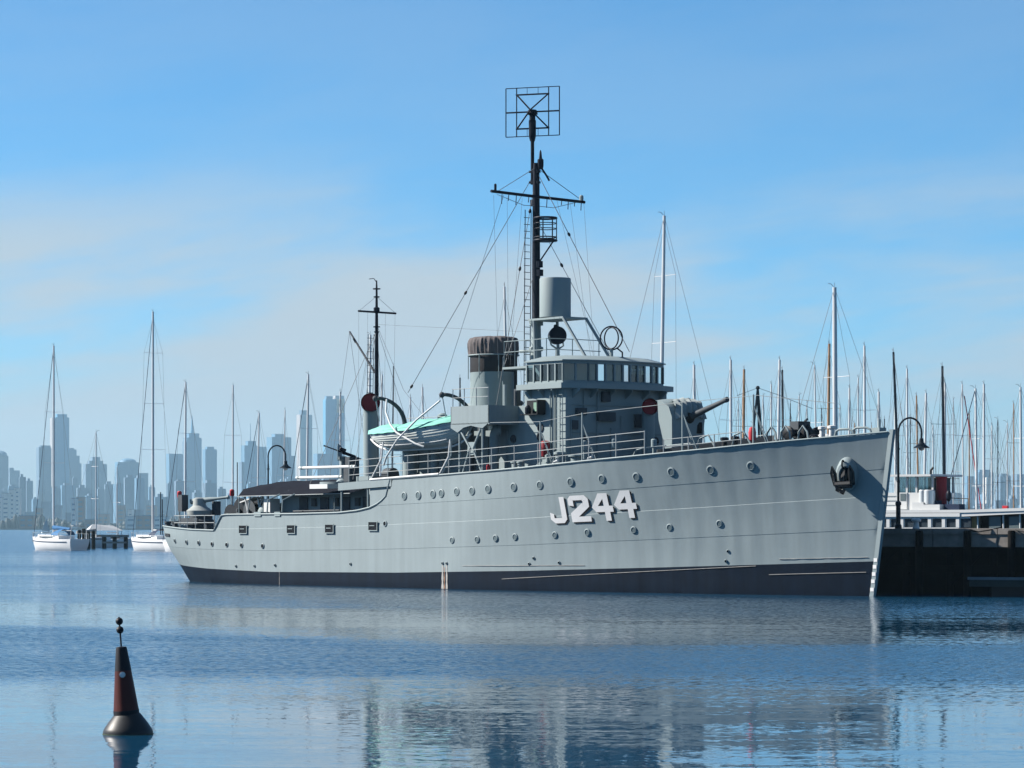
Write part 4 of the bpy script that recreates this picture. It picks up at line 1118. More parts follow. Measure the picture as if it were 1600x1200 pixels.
# ------------------------------------------------------------------ pier beside the bow
PD = Vector((.88, -.475, 0)); PN = Vector((-.475, -.88, 0))       # along the pier face, and outward from it
PC = Vector((14.75, 132.3, 0))
PRZ = math.atan2(PD.y, PD.x)
pier = thing('timber_pier', PC, PRZ, 'dark timber wharf on piles beyond the warship bow', 'pier')
PZ = 2.80
# local axes: x along the face, y back from it
mb = MB()
mb.plate([(0, .02, 2.45), (46, .02, 2.45), (46, 26, 2.45), (3.0, 26, 2.45), (-6.5, 11.5, 2.45)], (0, 0, PZ - 2.45))
mb.build('wharf_deck', WOOD, pier, smooth=0)
mb = MB(); mb.plate([(-.2, .75, -.9), (46, .75, -.9), (46, .75, 2.44), (-.2, .75, 2.44)], (0, .2, 0)); mb.build('dark_backing', WOODD, pier, smooth=0)  # near-black sheet added for the darkness under the open wharf
mb = MB(); mb.plate([(-.1, .9, -.9), (-6.0, 11.4, -.9), (-6.0, 11.4, 2.44), (-.1, .9, 2.44)], (.2, 0, 0)); mb.build('dark_backing', WOODD, pier, smooth=0)  # second dark sheet, closing the gap at the corner with painted darkness
x = 0.3; i = 0
while x < 30:
    for y in (.35,):
        r = .17 + .02 * math.sin(i * 3.1)
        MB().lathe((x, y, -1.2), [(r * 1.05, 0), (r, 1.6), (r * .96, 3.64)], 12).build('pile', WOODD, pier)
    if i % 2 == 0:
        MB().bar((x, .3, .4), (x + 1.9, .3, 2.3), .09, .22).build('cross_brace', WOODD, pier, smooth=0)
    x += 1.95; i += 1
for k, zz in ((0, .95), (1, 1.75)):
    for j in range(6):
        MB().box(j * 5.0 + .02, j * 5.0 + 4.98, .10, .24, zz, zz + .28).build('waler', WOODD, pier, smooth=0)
x = 0
lens = [3.6, 2.9, 4.1, 3.3, 4.4, 3.0, 4.0, 4.2]
for n_, ln in enumerate(lens):
    MB().box(x + .015, x + ln - .015, -.16, .12, 2.56, PZ + .0 - .02 * (n_ % 2)).build('cap_beam', WOOD, pier, smooth=0)
    MB().box(x + .02, x + ln - .02, -.07 - .02 * (n_ % 3), .10, 2.02, 2.54 - .015 * (n_ % 2)).build('fender_plank', WOOD, pier, smooth=0)
    x += ln
for x in (3.05, 5.2, 7.15, 8.1, 10.6, 13.0, 15.5):
    r = .16
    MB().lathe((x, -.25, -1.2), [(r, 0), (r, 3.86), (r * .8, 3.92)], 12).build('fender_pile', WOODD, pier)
for x in (2.55, 9.3, 14.0):
    mb = MB(); mb.lathe((x, .7, PZ), [(.16, 0), (.12, .1), (.11, .28), (.2, .3), (.22, .38), (.12, .44)], 14); mb.build('mooring_bollard', WHITE, pier)
for x in (5.3, 7.3):
    MB().tube([(x, -.2, 2.75), (x + .4, -.32, 2.66), (x + .9, -.2, 2.74), (x + 1.3, .1, 2.86)], .03, 6).build('hanging_rope', BLACK, pier)
# floating landing at the pier foot
pl = PC + PD * 6.6 + PN * 1.6
pon = thing('landing_pontoon', pl, PRZ, 'low grey floating landing with a pale edge at the pier foot', 'pontoon')
MB().box(-.5, 6, -.9, .9, .40, .74).build('landing_deck', paint('weedy_planks', (.02, .032, .033), .8, .3), pon, smooth=0)
MB().box(-.55, 6, -.96, -.9, .68, .80).build('edge_board', paint('wet_edge', (.08, .11, .13), .5, .1), pon, smooth=0)
for x in (.4, 2.6, 4.8): MB().box(x, x + 1.4, -.7, .7, -.3, .40).build('float_tank', BLACK, pon, smooth=0)

# gooseneck lamps on the pier
def lamp(loc, label, k=1.0, face=(1, 0)):
    t = thing('street_lamp', loc, 0, label, 'street lamp', 'gooseneck lamps along the pier')
    MB().lathe((0, 0, 0), [(.15, 0), (.15, .12), (.10, .2), (.10, 1.0), (.13, 1.02), (.13, 1.12), (.055, 1.2), (.05, 3.7)], 12).build('lamp_column', ALUD, t)
    f = Vector((face[0], face[1], 0)); w = .5
    arc = [Vector((0, 0, 3.65)) + f * (w - w * math.cos(R(a))) + Vector((0, 0, .5 + .62 * math.sin(R(a)))) for a in range(0, 181, 12)]
    MB().tube([(0, 0, 3.65)] + arc + [arc[-1] - Vector((0, 0, .32))], .042, 8).build('gooseneck', ALUD, t)
    e = arc[-1]
    MB().lathe(e - Vector((0, 0, .68)), [(.36, 0), (.33, .04), (.16, .16), (.10, .24), (.085, .40), (.04, .44)], 18).build('lamp_shade', ALUD, t)
    MB().lathe(e - Vector((0, 0, .80)), [(.02, 0), (.11, .04), (.13, .12)], 12).build('lamp_bulb', WHITE, t)
    for z in (2.0, 3.4): MB().lathe((0, 0, z), [(.075, 0), (.075, .06)], 10).build('column_ring', ALUD, t)
    return t
lp_ = PC + PD * 1.62 + PN * -1.0
lamp((lp_.x, lp_.y, PZ), 'tall dark gooseneck lamp on the pier beside the warship stem')
lw = W(-1.33, -8.0, 0)
far_pier = thing('berth_pier', W(6, -6.0, 0), SHIP_RZ, 'plank berth running along the hidden side of the warship', 'pier')
MB().box(-12, 41, 0, 4.5, 2.35, 2.75).build('berth_deck', WOOD, far_pier, smooth=0)
for i in range(14):
    MB().lathe((-10 + i * 3.7, .5, -1), [(.17, 0), (.16, 3.35)], 10).build('pile', WOODD, far_pier)
lamp((lw.x, lw.y, 2.75), 'dark gooseneck lamp standing behind the awning at the warship stern')

# ------------------------------------------------------------------ passenger ferry behind the pier
FD = Vector((.82, -.57, 0)).normalized()
FO = Vector((across(1384, 172), 172, .14))
FY = lambda x, y, z: (x, -y, z)          # y is written towards the pier
ferry = thing('passenger_ferry', FO, math.atan2(FD.y, FD.x), 'white wooden ferry with a flat-roofed wheelhouse and maroon funnel', 'ferry')
mb = MB(); rows = []
for zz, k in ((-.5, .7), (0, .9), (1.0, 1.0), (2.3, 1.0)):
    rows.append([(x, (2.4 * k * (1 - max(0, (-x - 2) / 5.0) ** 2 * .9) * (1 - max(0, (x - 14) / 4.0) ** 2 * .7)) - 2.4, zz) for x in [-7 + i for i in range(26)]])
mb.grid([[(p[0], p[1], p[2]) for p in r] for r in rows]); mb.grid([[(p[0], -p[1] - 4.8 + 0, p[2]) for p in r] for r in rows])
mb.box(-6.5, 17, -4.7, -.1, 2.2, 2.3)
mb.build('ferry_hull', WHITE, ferry, FY)
# long cabin: y = 0 is the side facing the pier
cab = MB(); cab.box(-6.2, 4.6, -4.2, .15, 2.3, 2.70); cab.box(-6.2, 4.6, -4.2, .15, 3.28, 3.5); cab = cab.build('cabin', WHITE, ferry, FY, smooth=0)
for i in range(13):
    x = -5.9 + i * .86
    MB().box(x, x + .2, -4.1, .16, 2.70, 3.28).build('cabin_pillar', WHITE, cab, FY, smooth=0)
    MB().box(x + .2, x + .86, .02, .06, 2.70, 3.28).build('cabin_window', DGLASS, cab, FY, smooth=0)
    MB().box(x + .2, x + .26, .06, .13, 2.70, 3.28).build('window_frame', WHITE, cab, FY, smooth=0)
    MB().box(x + .26, x + .86, .06, .13, 3.20, 3.28).build('window_frame', WHITE, cab, FY, smooth=0)
MB().box(-6.2, 4.6, -4.1, -4.0, 2.7, 3.4).build('cabin_back', DGLASS, cab, FY, smooth=0)
MB().plate([(-7, .25, 3.52), (5.0, .25, 3.52), (9, .25, 3.62), (17, .25, 4.05), (17, -4.5, 4.05), (9, -4.5, 3.62), (5.0, -4.5, 3.52), (-7, -4.5, 3.52)], (0, 0, .16)).build('upper_deck', WHITE, ferry, FY, smooth=0)
MB().box(-6.5, 4.7, .18, .24, 3.30, 3.50).build('deck_fascia', WHITE, ferry, FY, smooth=0)
MB().plate([(4.7, .2, 3.30), (17, .2, 3.82), (17, .2, 4.02), (4.7, .2, 3.50)], (0, -.05, 0)).build('deck_fascia', WHITE, ferry, FY, smooth=0)
# after part: open saloon with timber doors and thin posts
MB().box(4.6, 16.5, -2.6, -2.5, 2.3, 3.5).build('saloon_bulkhead', GREY_D, ferry, FY, smooth=0)
MB().box(4.6, 16.5, -2.5, -.1, 2.3, 2.5).build('saloon_bench', DARK, ferry, FY, smooth=0)
tan = paint('varnished_door', (.45, .24, .10), .45, .15)
for x, m in ((4.72, paint('dark_door', (.14, .05, .03), .5, .1)), (5.2, tan)):
    MB().box(x, x + .42, -.3, -.24, 2.3, 3.4).build('saloon_door', m, ferry, FY, smooth=0)
for x in (5.66, 7.2, 8.2, 9.4, 10.7, 12.2):
    MB().tube([(x, -.1, 2.3), (x - .05, -.1, 3.6)], .05, 6).build('saloon_post', WHITE, ferry, FY)
for x in (6.3, 7.5): MB().box(x, x + .7, -.16, -.12, 2.5, 3.3).build('saloon_window', PORTG, ferry, FY, smooth=0)
# wheelhouse
wh = MB(); wh.box(.3, 2.55, -3.2, -.7, 3.68, 4.65); wh = wh.build('wheelhouse', WHITE, ferry, FY, smooth=0)
for x, y in ((.3, -.7), (.95, -.7), (1.55, -.7), (2.55, -.7), (.3, -3.2), (2.55, -3.2)):
    MB().bar((x, y - .05, 4.65), (x, y - .05, 5.55), .11, .11).build('wheelhouse_pillar', WHITE, wh, FY, smooth=0)
for a, b in ((.36, .9), (1.0, 1.5), (1.6, 2.5)): MB().box(a, b, -.79, -.76, 4.66, 5.54).build('wheelhouse_window', GLASS, wh, FY, smooth=0)
MB().box(1.62, 2.5, -3.0, -2.0, 4.65, 5.5).build('helm_locker', GREY_D, wh, FY, smooth=0)
MB().plate([(0.0, -.35, 5.55), (2.6, -.35, 5.55), (3.05, -.8, 5.55), (3.05, -3.4, 5.55), (0, -3.5, 5.55)], (0, 0, .12)).build('wheelhouse_roof', WHITE, wh, FY, smooth=0)
MB().box(.52, .98, -.69, -.64, 3.72, 4.66).build('wheelhouse_door', WHITE, wh, FY, smooth=0)
MB().box(.58, .92, -.64, -.62, 4.2, 4.6).build('door_pane', PORTG, wh, FY, smooth=0)
for z in (3.95, 4.2, 4.45): MB().box(-1.2, .3, -.72, -.69, z, z + .02).build('plank_seam', GREY, wh, FY, smooth=0)
MB().box(-1.2, .3, -3.0, -.72, 3.68, 4.66).build('fore_house', WHITE, ferry, FY, smooth=0)
MB().lathe((2.85, -1.2, 3.68), [(.30, 0), (.30, 1.75), (.33, 1.78), (.33, 1.85)], 18).build('ferry_funnel', RED, ferry, FY)
MB().tube([(2.35, -.9, 5.6), (2.35, -.9, 5.9), (2.5, -.9, 6.05)], .07, 8).build('stove_pipe', BLACK, ferry, FY)
for x, r in ((2.1, .24), (2.5, .32)): MB().lathe((x, -.45, 4.0), [(r, 0), (r, .75), (r * .85, .8)], 16).build('water_tank', SILVER, ferry, FY)
for x0, x1, z1, m in ((1.6, 2.3, 4.1, WHITE), (2.3, 3.3, 3.98, WHITE), (2.3, 3.0, 4.2, NAVY), (3.4, 4.3, 4.0, NAVY)):
    MB().box(x0, x1, -1.4 + (.2 if m is NAVY else .5), -.3 + (-.2 if m is NAVY else .2), 3.68, z1).build('deck_locker', m, ferry, FY, smooth=0)
MB().ball((3.5, -.8, 4.45), .2, 10, s=(.8, .8, 1.6)).build('vent_cowl', DARK, ferry, FY)
MB().tube([(3.4, -1, 3.68), (3.4, -1, 4.35), (4.6, -1, 4.3), (4.6, -1, 3.68)], .03, 6).build('deck_rail', GREY_D, ferry, FY)
for x in (6.9,): MB().box(x, x + .3, -.7, -.5, 3.7, 3.9).build('red_float', REDB, ferry, FY, smooth=0)
# ensign on a raked staff
fx = FO + FD * 9.0
flag = thing('blue_flag', (fx.x, fx.y + 1.5, 3.62), 0, 'dark blue flag hanging from a raked staff over the ferry deck', 'flag')
MB().tube([(0, 0, 0), (.85, 0, 1.55)], .03, 6).build('flagstaff', GREY_L, flag)
rows = []
for i in range(9):
    row = []
    for j in range(9):
        u, v = i / 8, j / 8
        row.append((.80 - .95 * u - .12 * v, .08 * math.sin(u * 7 + v * 3), 1.48 - .55 * v - .62 * u + .05 * math.sin(u * 9)))
    rows.append(row)
mb = MB(); mb.grid(rows); mb.grid([[(p[0], p[1] + .012, p[2]) for p in r] for r in rows]); mb.build('flag_cloth', NAVY, flag, smooth=60)

# ------------------------------------------------------------------ yachts
YG = 'yachts in the marina'
def yacht(u, d, top, label, mast=ALU, r=.10, heading=200, loa=11.0, spread=(.38, .68), lean=0.0, cover=None, hullm=GEL, forestay=True, detail=False, wires=.012, hidden_hull=False):
    """sloop: hull, coachroof, boom, mast with spreaders and standing rigging; mast foot at the thing's origin"""
    H = rise(top, d); r *= 1.08; X = across(u, d) - math.tan(R(lean)) * H * .75
    t = thing('sailing_yacht', (X, d, 0), R(heading), label, 'yacht', YG)
    L_ = loa; x0, x1 = -L_ * .55, L_ * .45                      # stern, bow (local x forward), mast at 0
    B = L_ * .15; fbk = 1.4 if L_ > 13 and d > 340 else 1.0; dz = (fbk - 1) * 1.05
    mb = MB(); rows = []
    for zf in (-.4, .0, .35, .75, 1.0):
        row = []
        for i in range(21):
            q = i / 20; x = x0 + (x1 - x0) * q
            fb = (.95 + .28 * q * q + .05 * (1 - q) ** 2) * fbk
            b = B * (max(0, 1 - max(0, (q - .45) / .55) ** 2.1)) * (1 - .35 * max(0, (.35 - q) / .35) ** 2)
            z = fb * zf if zf >= 0 else zf
            k = {-.4: .55, .0: .80, .35: .92, .75: .99, 1.0: 1.0}[zf]
            xx = x - (1 - max(zf, 0)) * (.75 if q > .5 else -.35) * abs(q - .5) * 2
            row.append((xx, b * k, z))
        rows.append(row)
    mb.grid(rows); mb.grid([[(p[0], -p[1], p[2]) for p in rr] for rr in rows])
    mb.grid([rows[-1], [(p[0], -p[1], p[2]) for p in rows[-1]]])
    mb.grid([[rr[0] for rr in rows], [(rr[0][0], -rr[0][1], rr[0][2]) for rr in rows]])
    hl = mb.build('yacht_hull', hullm, t, smooth=40)
    mb = MB(); mb.plate([(x0 + L_ * .28, B * .55, .95), (x1 - L_ * .22, B * .36, 1.12), (x1 - L_ * .22, -B * .36, 1.12), (x0 + L_ * .28, -B * .55, .95)], (0, 0, .42 + 1.05 * (fbk - 1)))
    cab = mb.build('coachroof', hullm, t, smooth=0)
    MB().box(x0 + L_ * .32, x1 - L_ * .3, B * .47, B * .5, 1.14 + dz, 1.3 + dz).build('cabin_window', DGLASS, cab, smooth=0)
    MB().box(x0 + L_ * .32, x1 - L_ * .3, -B * .5, -B * .47, 1.14 + dz, 1.3 + dz).build('cabin_window', DGLASS, cab, smooth=0)
    lx = math.tan(R(lean))
    base, tip = Vector((0, 0, 1.1)), Vector((lx * H * math.cos(R(-heading)), lx * H * math.sin(R(-heading)), H))
    ms = MB().tube([base, base.lerp(tip, .8), tip], r, 10, r1=r * .72).build('mast', mast, t)
    MB().tube([tip, tip + Vector((0, 0, .35))], .015, 5).build('masthead_aerial', WIRE, ms)
    MB().tube([tip + Vector((.1, 0, .05)), tip + Vector((.35, 0, .25)), tip + Vector((.6, 0, .25))], .02, 5).build('wind_vane', WIRE, ms)
    ends = []
    for k in spread:
        c = base.lerp(tip, k); w = B * (.85 - .35 * k)
        MB().tube([c + Vector((-.15, w, .03)), c, c + Vector((-.15, -w, .03))], .02, 6).build('spreader', mast, ms)
        ends.append((c, w))
    for sd in (1, -1):
        pts = [(0, sd * B * .92, 1.0)] + [(c.x - .15, c.y + sd * w, c.z + .03) for c, w in ends] + [tuple(base.lerp(tip, .97))]
        MB().tube(pts, wires, 5).build('shroud', WIRE, t)
    if forestay: MB().tube([(x1 - .15, 0, 1.3), base.lerp(tip, .06 + .0) * 0 + Vector((x1 - .15, 0, 1.3)).lerp(tip, .985)], .036 if detail or forestay == 'furled' else .016, 6).build('forestay', NAVY if forestay == 'furled' else WIRE, t)
    MB().tube([(x0 + .1, 0, 1.1), tip], wires, 5).build('backstay', WIRE, t)
    bm = MB().tube([(0, 0, 2.1 + dz), (-L_ * .36, 0, 2.05 + dz)], .07, 8).build('boom', mast, t)
    if cover:
        MB().tube([(-.1, 0, 2.4 + dz), (-L_ * .12, 0, 2.35 + dz), (-L_ * .35, 0, 2.22 + dz)], .30, 10, r1=.16).build('sail_cover', cover, bm)
    if detail:
        for sd in (1, -1):
            mb = MB()
            pts = []
            for i in range(8):
                q = .04 + .92 * i / 7; x = x0 + L_ * q; b = B * (max(0, 1 - max(0, (q - .45) / .55) ** 2.1)) * (1 - .35 * max(0, (.35 - q) / .35) ** 2) * .95
                pts.append((x, sd * b, 1.62 + dz + .28 * q * q)); mb.tube([(x, sd * b, 1.0), (x, sd * b, 1.64 + dz + .28 * q * q)], .025, 5)
            mb.tube(pts, .014, 5); mb.build('lifeline', WIREL, t)
        for sd in (1, -1):
            mb = MB()
            mb.tube([(rows[3][i][0], sd * (rows[3][i][1] + .02), rows[3][i][2]) for i in range(1, 20)], .045, 5); mb.build('sheer_stripe', NAVY, t)
        mb = MB(); mb.tube([(x0 + .5, B * .55, 1.0), (x0 + .3, B * .5, 3.0), (x0 + .3, -B * .5, 3.0), (x0 + .5, -B * .55, 1.0)], .05, 6); mb.build('stern_arch', WHITE, t)
        MB().box(x0, x0 + .7, -.9, .9, 3.02, 3.07).build('solar_panel', WHITE, t, smooth=0)
        MB().tube([(x0 + .4, .3, 3.05), (x0 + .35, .3, 3.6)], .05, 6).build('wind_generator', WHITE, t)
        mb = MB(); rows = []
        for i in range(7):
            a = R(10 + 160 * i / 6); rows.append([(x, B * .62 * math.cos(a), 1.3 + dz + .95 * math.sin(a) * (1 if x < -2.2 else .8)) for x in (-3.6, -2.6, -1.7)])
        mb.grid(rows).build('spray_hood', cover or NAVY, t)
    return t
HD = 124
yacht(84, 385, 540, 'white cruising yacht with blue sail cover and stern arch by the mooring piles', heading=HD, loa=13.5, r=.13, cover=BLUEC, detail=True, forestay='furled', spread=(.40, .66))
yacht(239, 375, 487, 'white yacht with the tallest mast, moored just off the warship stern', heading=HD - 4, loa=14.5, r=.15, detail=True, forestay='furled', spread=(.4, .6, .82))
yacht(150, 430, 675, 'small white yacht with a grey dodger behind the mooring piles', heading=40, loa=9, r=.09, cover=PALE)
yacht(183, 460, 728, 'short-masted white sloop seen between two larger yachts', heading=60, loa=7, r=.07, spread=(.5,))
for u, d, top, lab, kw in (
    (290, 360, 597, 'yacht mast with a dark furled forestay rising over the warship stern gun', dict(heading=126, r=.12, loa=12, forestay='furled')),
    (364, 370, 602, 'pale bare mast with two pairs of spreaders behind the warship awning front', dict(heading=95, r=.11, loa=11)),
    (404, 350, 645, 'yacht mast just beside the gooseneck lamp behind the awning, dark forestay', dict(heading=128, r=.10, loa=10, forestay='furled', spread=(.5,))),
    (444.5, 390, 640, 'thin grey mast framed by the arch of the gooseneck lamp', dict(heading=100, r=.08, loa=9, spread=(.5,))),
    (481, 330, 585, 'tall white mast in front of the pale concrete tower', dict(heading=125, r=.12, loa=12, forestay='furled')),
    (532, 330, 612, 'white mast crossing the blue glass tower with the gold top', dict(heading=100, r=.11, loa=11)),
    (577.5, 300, 523, 'white mast rising right beside the warship mainmast ladder', dict(heading=128, r=.13, loa=12)),
    (596, 310, 585, 'grey mast just forward of the warship mainmast', dict(heading=95, r=.10, loa=11)),
    (614, 330, 572, 'thin dark mast behind the lifeboat davit', dict(heading=95, r=.07, loa=9, mast=ALUD, spread=(.5,))),
    (641, 330, 620, 'short white mast rising behind the middle of the lifeboat', dict(heading=100, r=.10, loa=10)),
    (661, 310, 605, 'white mast crossed by the lifeboat gripe', dict(heading=95, r=.11, loa=10, mast=ALU)),
    (719, 300, 590, 'dark bare mast abaft the warship funnel', dict(heading=95, r=.09, loa=9, mast=ALUD, spread=())),
    (790, 230, 448, 'bright white mast rising behind the warship funnel', dict(heading=95, r=.10, loa=12)),
    (1036, 235, 337, 'very tall white mast rising behind the wheelhouse roof', dict(heading=214, r=.15, loa=16, spread=(.42, .62, .82), forestay=True)),
    (1085, 260, 570, 'white mast rising behind the forward gun shield', dict(heading=95, r=.13, loa=10, spread=(.5,))),
    (1142, 250, 562, 'white mast standing at the forward gun muzzle', dict(heading=98, r=.12, loa=11)),
    (1162, 262, 577, 'varnished wooden mast just ahead of the forward gun muzzle', dict(heading=95, r=.13, loa=11, mast=TANM)),
    (1205, 300, 600, 'thin white mast, shortest of the three over the anchor windlass', dict(heading=95, r=.09, loa=9)),
    (1217, 255, 562, 'white mast directly behind the anchor windlass', dict(heading=95, r=.12, loa=11)),
    (1223, 275, 578, 'dark mast standing close beside a white one over the windlass', dict(heading=95, r=.11, loa=10, mast=ALUD)),
    (1274, 290, 570, 'slim white mast with dark stays close beside the thick tall grey one', dict(heading=216, r=.08, loa=10)),
    (1295, 280, 537, 'varnished mast close beside the thick tall grey one', dict(heading=95, r=.14, loa=12, mast=TANM)),
    (1304.5, 225, 449, 'thick tall grey mast, highest of those over the warship bow', dict(heading=213, r=.19, loa=16, spread=(.34, .66))),
    (1327, 300, 606, 'short white mast over the warship bow fairlead', dict(heading=95, r=.11, loa=9, spread=(.5,))),
    (1341, 320, 590, 'thin leaning white mast over the warship bow', dict(heading=95, r=.08, loa=9, lean=.0)),
    (1351, 265, 540, 'tall white mast next to the thin one over the bow', dict(heading=96, r=.12, loa=12)),
    (1373, 300, 612, 'short white mast with a bulky head near the warship stem', dict(heading=95, r=.13, loa=9, spread=(.5,))),
    (1399, 290, 600, 'white mast just behind the warship stem head', dict(heading=96, r=.12, loa=11)),
    (1417.5, 280, 576, 'white mast standing behind the pier lamp column', dict(heading=95, r=.10, loa=11)),
    (1433, 290, 618, 'varnished mast inside the pier lamp arch', dict(heading=95, r=.09, loa=9, mast=TANM)),
    (1446, 285, 614, 'white mast behind the pier lamp shade', dict(heading=95, r=.12, loa=10)),
    (1473.5, 262, 572, 'tall dark mast rising over the ferry lockers', dict(heading=96, r=.13, loa=12, mast=ALUD)),
    (1476.5, 290, 598, 'white mast half hidden behind the tall dark one', dict(heading=95, r=.11, loa=11)),
    (1504, 300, 600, 'grey mast with a red halyard over the ferry deck', dict(heading=98, r=.08, loa=10)),
    (1525, 290, 607, 'white mast with a blue furled forestay over the ferry deck', dict(heading=200, r=.12, loa=11, forestay='furled')),
    (1537.5, 280, 600, 'straight white mast next to the blue furled forestay', dict(heading=95, r=.12, loa=11)),
    (1595, 275, 605, 'white mast beside the blue flag at the far end of the ferry', dict(heading=214, r=.11, loa=11))):
    if 'lean' not in kw: kw['lean'] = .9 * math.sin(u * 1.7)
    y_ = yacht(u, d, top, lab if 'yacht' in lab else 'yacht with a ' + lab, **kw)
    if 'red halyard' in lab: MB().tube([(-.4, -2.2, 1.2), (0, -.1, rise(top, d) * .93)], .05, 6).build('red_halyard', REDB, y_)
# raked dark mast over the bow is a separate old gaffer
yacht(1399, 240, 550, 'yacht with a raked dark mast leaning over the warship stem', mast=ALUD, heading=95, r=.11, loa=12, lean=-2.1, spread=(), forestay=False)
rg = random.Random(33)
for u_ in (1099, 1152, 1177, 1192, 1234, 1249, 1262, 1283, 1314, 1335, 1361, 1382, 1424, 1458, 1489, 1513, 1549, 1561, 1573, 1584):
    yacht(u_ + rg.uniform(-2, 2), rg.uniform(300, 340), rg.uniform(612, 668), 'yacht with a thin bare mast in the far rows of the marina', heading=rg.uniform(60, 130), r=rg.uniform(.045, .08), loa=rg.uniform(7.5, 9.5), mast=rg.choice([ALU, ALU, ALUD, TANM]), spread=rg.choice([(.5,), (.45, .72), ()]), wires=.01)
# sheer-legs derrick in the yard behind the gun
d = 235; X = across(1184, d)
leg = thing('sheerlegs_derrick', (X, d, 0), 0, 'dark three-legged derrick standing between masts ahead of the gun', 'derrick')
H = rise(606, d)
for a in ((-1.4, 0), (.35, 0), (1.2, 1.0)): MB().tube([(a[0], a[1], 0), (0, 0, H)], .085, 8).build('derrick_leg', ALUD, leg)
MB().ball((0, 0, H), .16, 10).build('derrick_head', ALUD, leg)
MB().tube([(-1.6, 0, H - .6), (0, 0, H), (1.6, 0, H - .55), (4.2, 0, H - 1.6)], .02, 5).build('guy_wire', WIRE, leg)

# ------------------------------------------------------------------ mooring piles and small craft off the stern
for u, dd, topv, lab in ((124, 395, 828, 'dark mooring pile beside the arch of the blue-covered yacht'), (131, 400, 826, 'dark mooring pile second from the blue-covered yacht'),
                         (138, 398, 830, 'squat dark mooring pile in the middle of the row'), (146, 402, 829, 'dark mooring pile next to the small dodger yacht')):
    o = thing('mooring_pile', (across(u, dd), dd, 0), 0, lab, 'pile', 'mooring piles off the stern')
    z1 = rise(topv, dd)
    MB().lathe((0, 0, -1), [(.26, 0), (.25, 1 + z1 - .1), (.15, 1 + z1)], 12).build('pile_shaft', WOODD, o)
    MB().lathe((0, 0, z1 - .5), [(.29, 0), (.29, .12)], 12).build('pile_band', BLACK, o)
jd = 412
jet = thing('mooring_stage', (across(178, jd), jd, 0), 0, 'low timber mooring stage on dark legs between the two big yachts', 'jetty')
MB().box(-1.6, 1.9, -1, 1, 1.55, 1.85).build('stage_deck', WOOD, jet, smooth=0)
for x in (-1.3, .1, 1.6): MB().box(x - .17, x + .17, -.9, .9, -.5, 1.55).build('stage_leg', WOODD, jet, smooth=0)
MB().box(-1.5, 1.8, -.95, -.85, .7, .95).build('stage_waler', WOOD, jet, smooth=0)
dod = thing('motor_launch', (across(168, 440), 440, 0), R(20), 'white motor launch with a peaked canopy behind the mooring stage', 'boat')
mb = MB(); mb.plate([(-4.2, 1.3, 0), (3.2, 1.3, 0), (4.6, 0, 0), (3.2, -1.3, 0), (-4.2, -1.3, 0)], (0, 0, 1.25)); mb.build('launch_hull', GEL, dod, smooth=0)
mb = MB(); mb.add([(-3, 1.2, 2.4), (2.0, 1.2, 2.4), (2.0, -1.2, 2.4), (-3, -1.2, 2.4), (-2.2, 0, 3.3), (.8, 0, 3.1)], [(0,1,5,4), (2,3,4,5), (0,4,3), (1,2,5), (0,3,2,1)]); mb.build('launch_canopy', WHITE, dod, smooth=0)
for x, y in ((-2.8, 1.1), (1.8, 1.1), (-2.8, -1.1), (1.8, -1.1)): MB().tube([(x, y, 1.2), (x, y, 2.42)], .05, 6).build('canopy_post', WHITE, dod)
MB().box(-2.6, 1.6, -1.0, 1.0, 1.25, 1.8).build('launch_cabin', DGLASS, dod, smooth=0)
far_sail = thing('sailing_dinghy', (across(71, 1500), 1500, 0), R(30), 'tiny white-sailed dinghy far across the bay', 'boat')
MB().plate([(-2, .7, 0), (1.6, .7, 0), (2.6, 0, 0), (1.6, -.7, 0), (-2, -.7, 0)], (0, 0, .6)).build('dinghy_hull', GEL, far_sail, smooth=0)
MB().plate([(.8, 0, .9), (-1.9, .3, 1.0), (.7, 0, 8.0)], (0, .03, 0)).build('dinghy_sail', WHITE, far_sail, smooth=0)
MB().plate([(.9, 0, .8), (2.4, 0, .7), (.85, 0, 6.0)], (0, .03, 0)).build('dinghy_jib', WHITE, far_sail, smooth=0)
MB().tube([(.8, 0, .5), (.8, 0, 8.2)], .05, 6).build('dinghy_mast', ALU, far_sail)

# ------------------------------------------------------------------ buoy
bd = 42.4
buoy = thing('channel_buoy', (across(200, bd), bd, 0), R(20), 'leaning dark red and black buoy with two balls on its topmast', 'buoy')
Mt = Euler((0, R(-4.5), 0)).to_matrix()
BWHT = paint('buoy_float_grey', (.02, .021, .022), .45, .25, 5.0, streak=.3)
BLK2 = paint('buoy_black', (.006, .006, .009), .55, .2, 4.0)
MAR = paint('buoy_maroon', (.055, .007, .005), .5, .35, 5.0, streak=.5)
fl = MB().lathe((0, 0, 0), [(.30, -.3), (.345, -.02), (.345, .03), (.33, .07), (.27, .16), (.20, .25), (.165, .29)], 36, 0).build('buoy_float', [BWHT], buoy)
MB().lathe((0, 0, -.015), [(.352, -.02), (.355, .0), (.352, .02)], 36).build('weed_line', paint('weed', (.05, .07, .03), .9, .4, 20), buoy)
MB().lathe(Mt @ Vector((0, 0, .28)), [(.178, -.01), (.178, .05)], 30, 0, Mt).build('black_band', BLK2, buoy)
MB().lathe(Mt @ Vector((0, 0, .28)), [(.174, .05), (.113, .60)], 30, 0, Mt).build('maroon_cone', MAR, buoy)
MB().lathe(Mt @ Vector((0, 0, .28)), [(.115, .60), (.077, .90), (.07, .925), (.03, .93)], 30, 0, Mt).build('black_cone', BLK2, buoy)
pf = Mt @ Vector((-.045, -.135, .83)); Mf = Vector((-.35, -.93, .1)).normalized().to_track_quat('Z', 'Y').to_matrix()
MB().lathe(pf, [(.04, -.02), (.04, .012), (.02, .016)], 16, 0, Mf).build('round_reflector', WHITE, buoy)
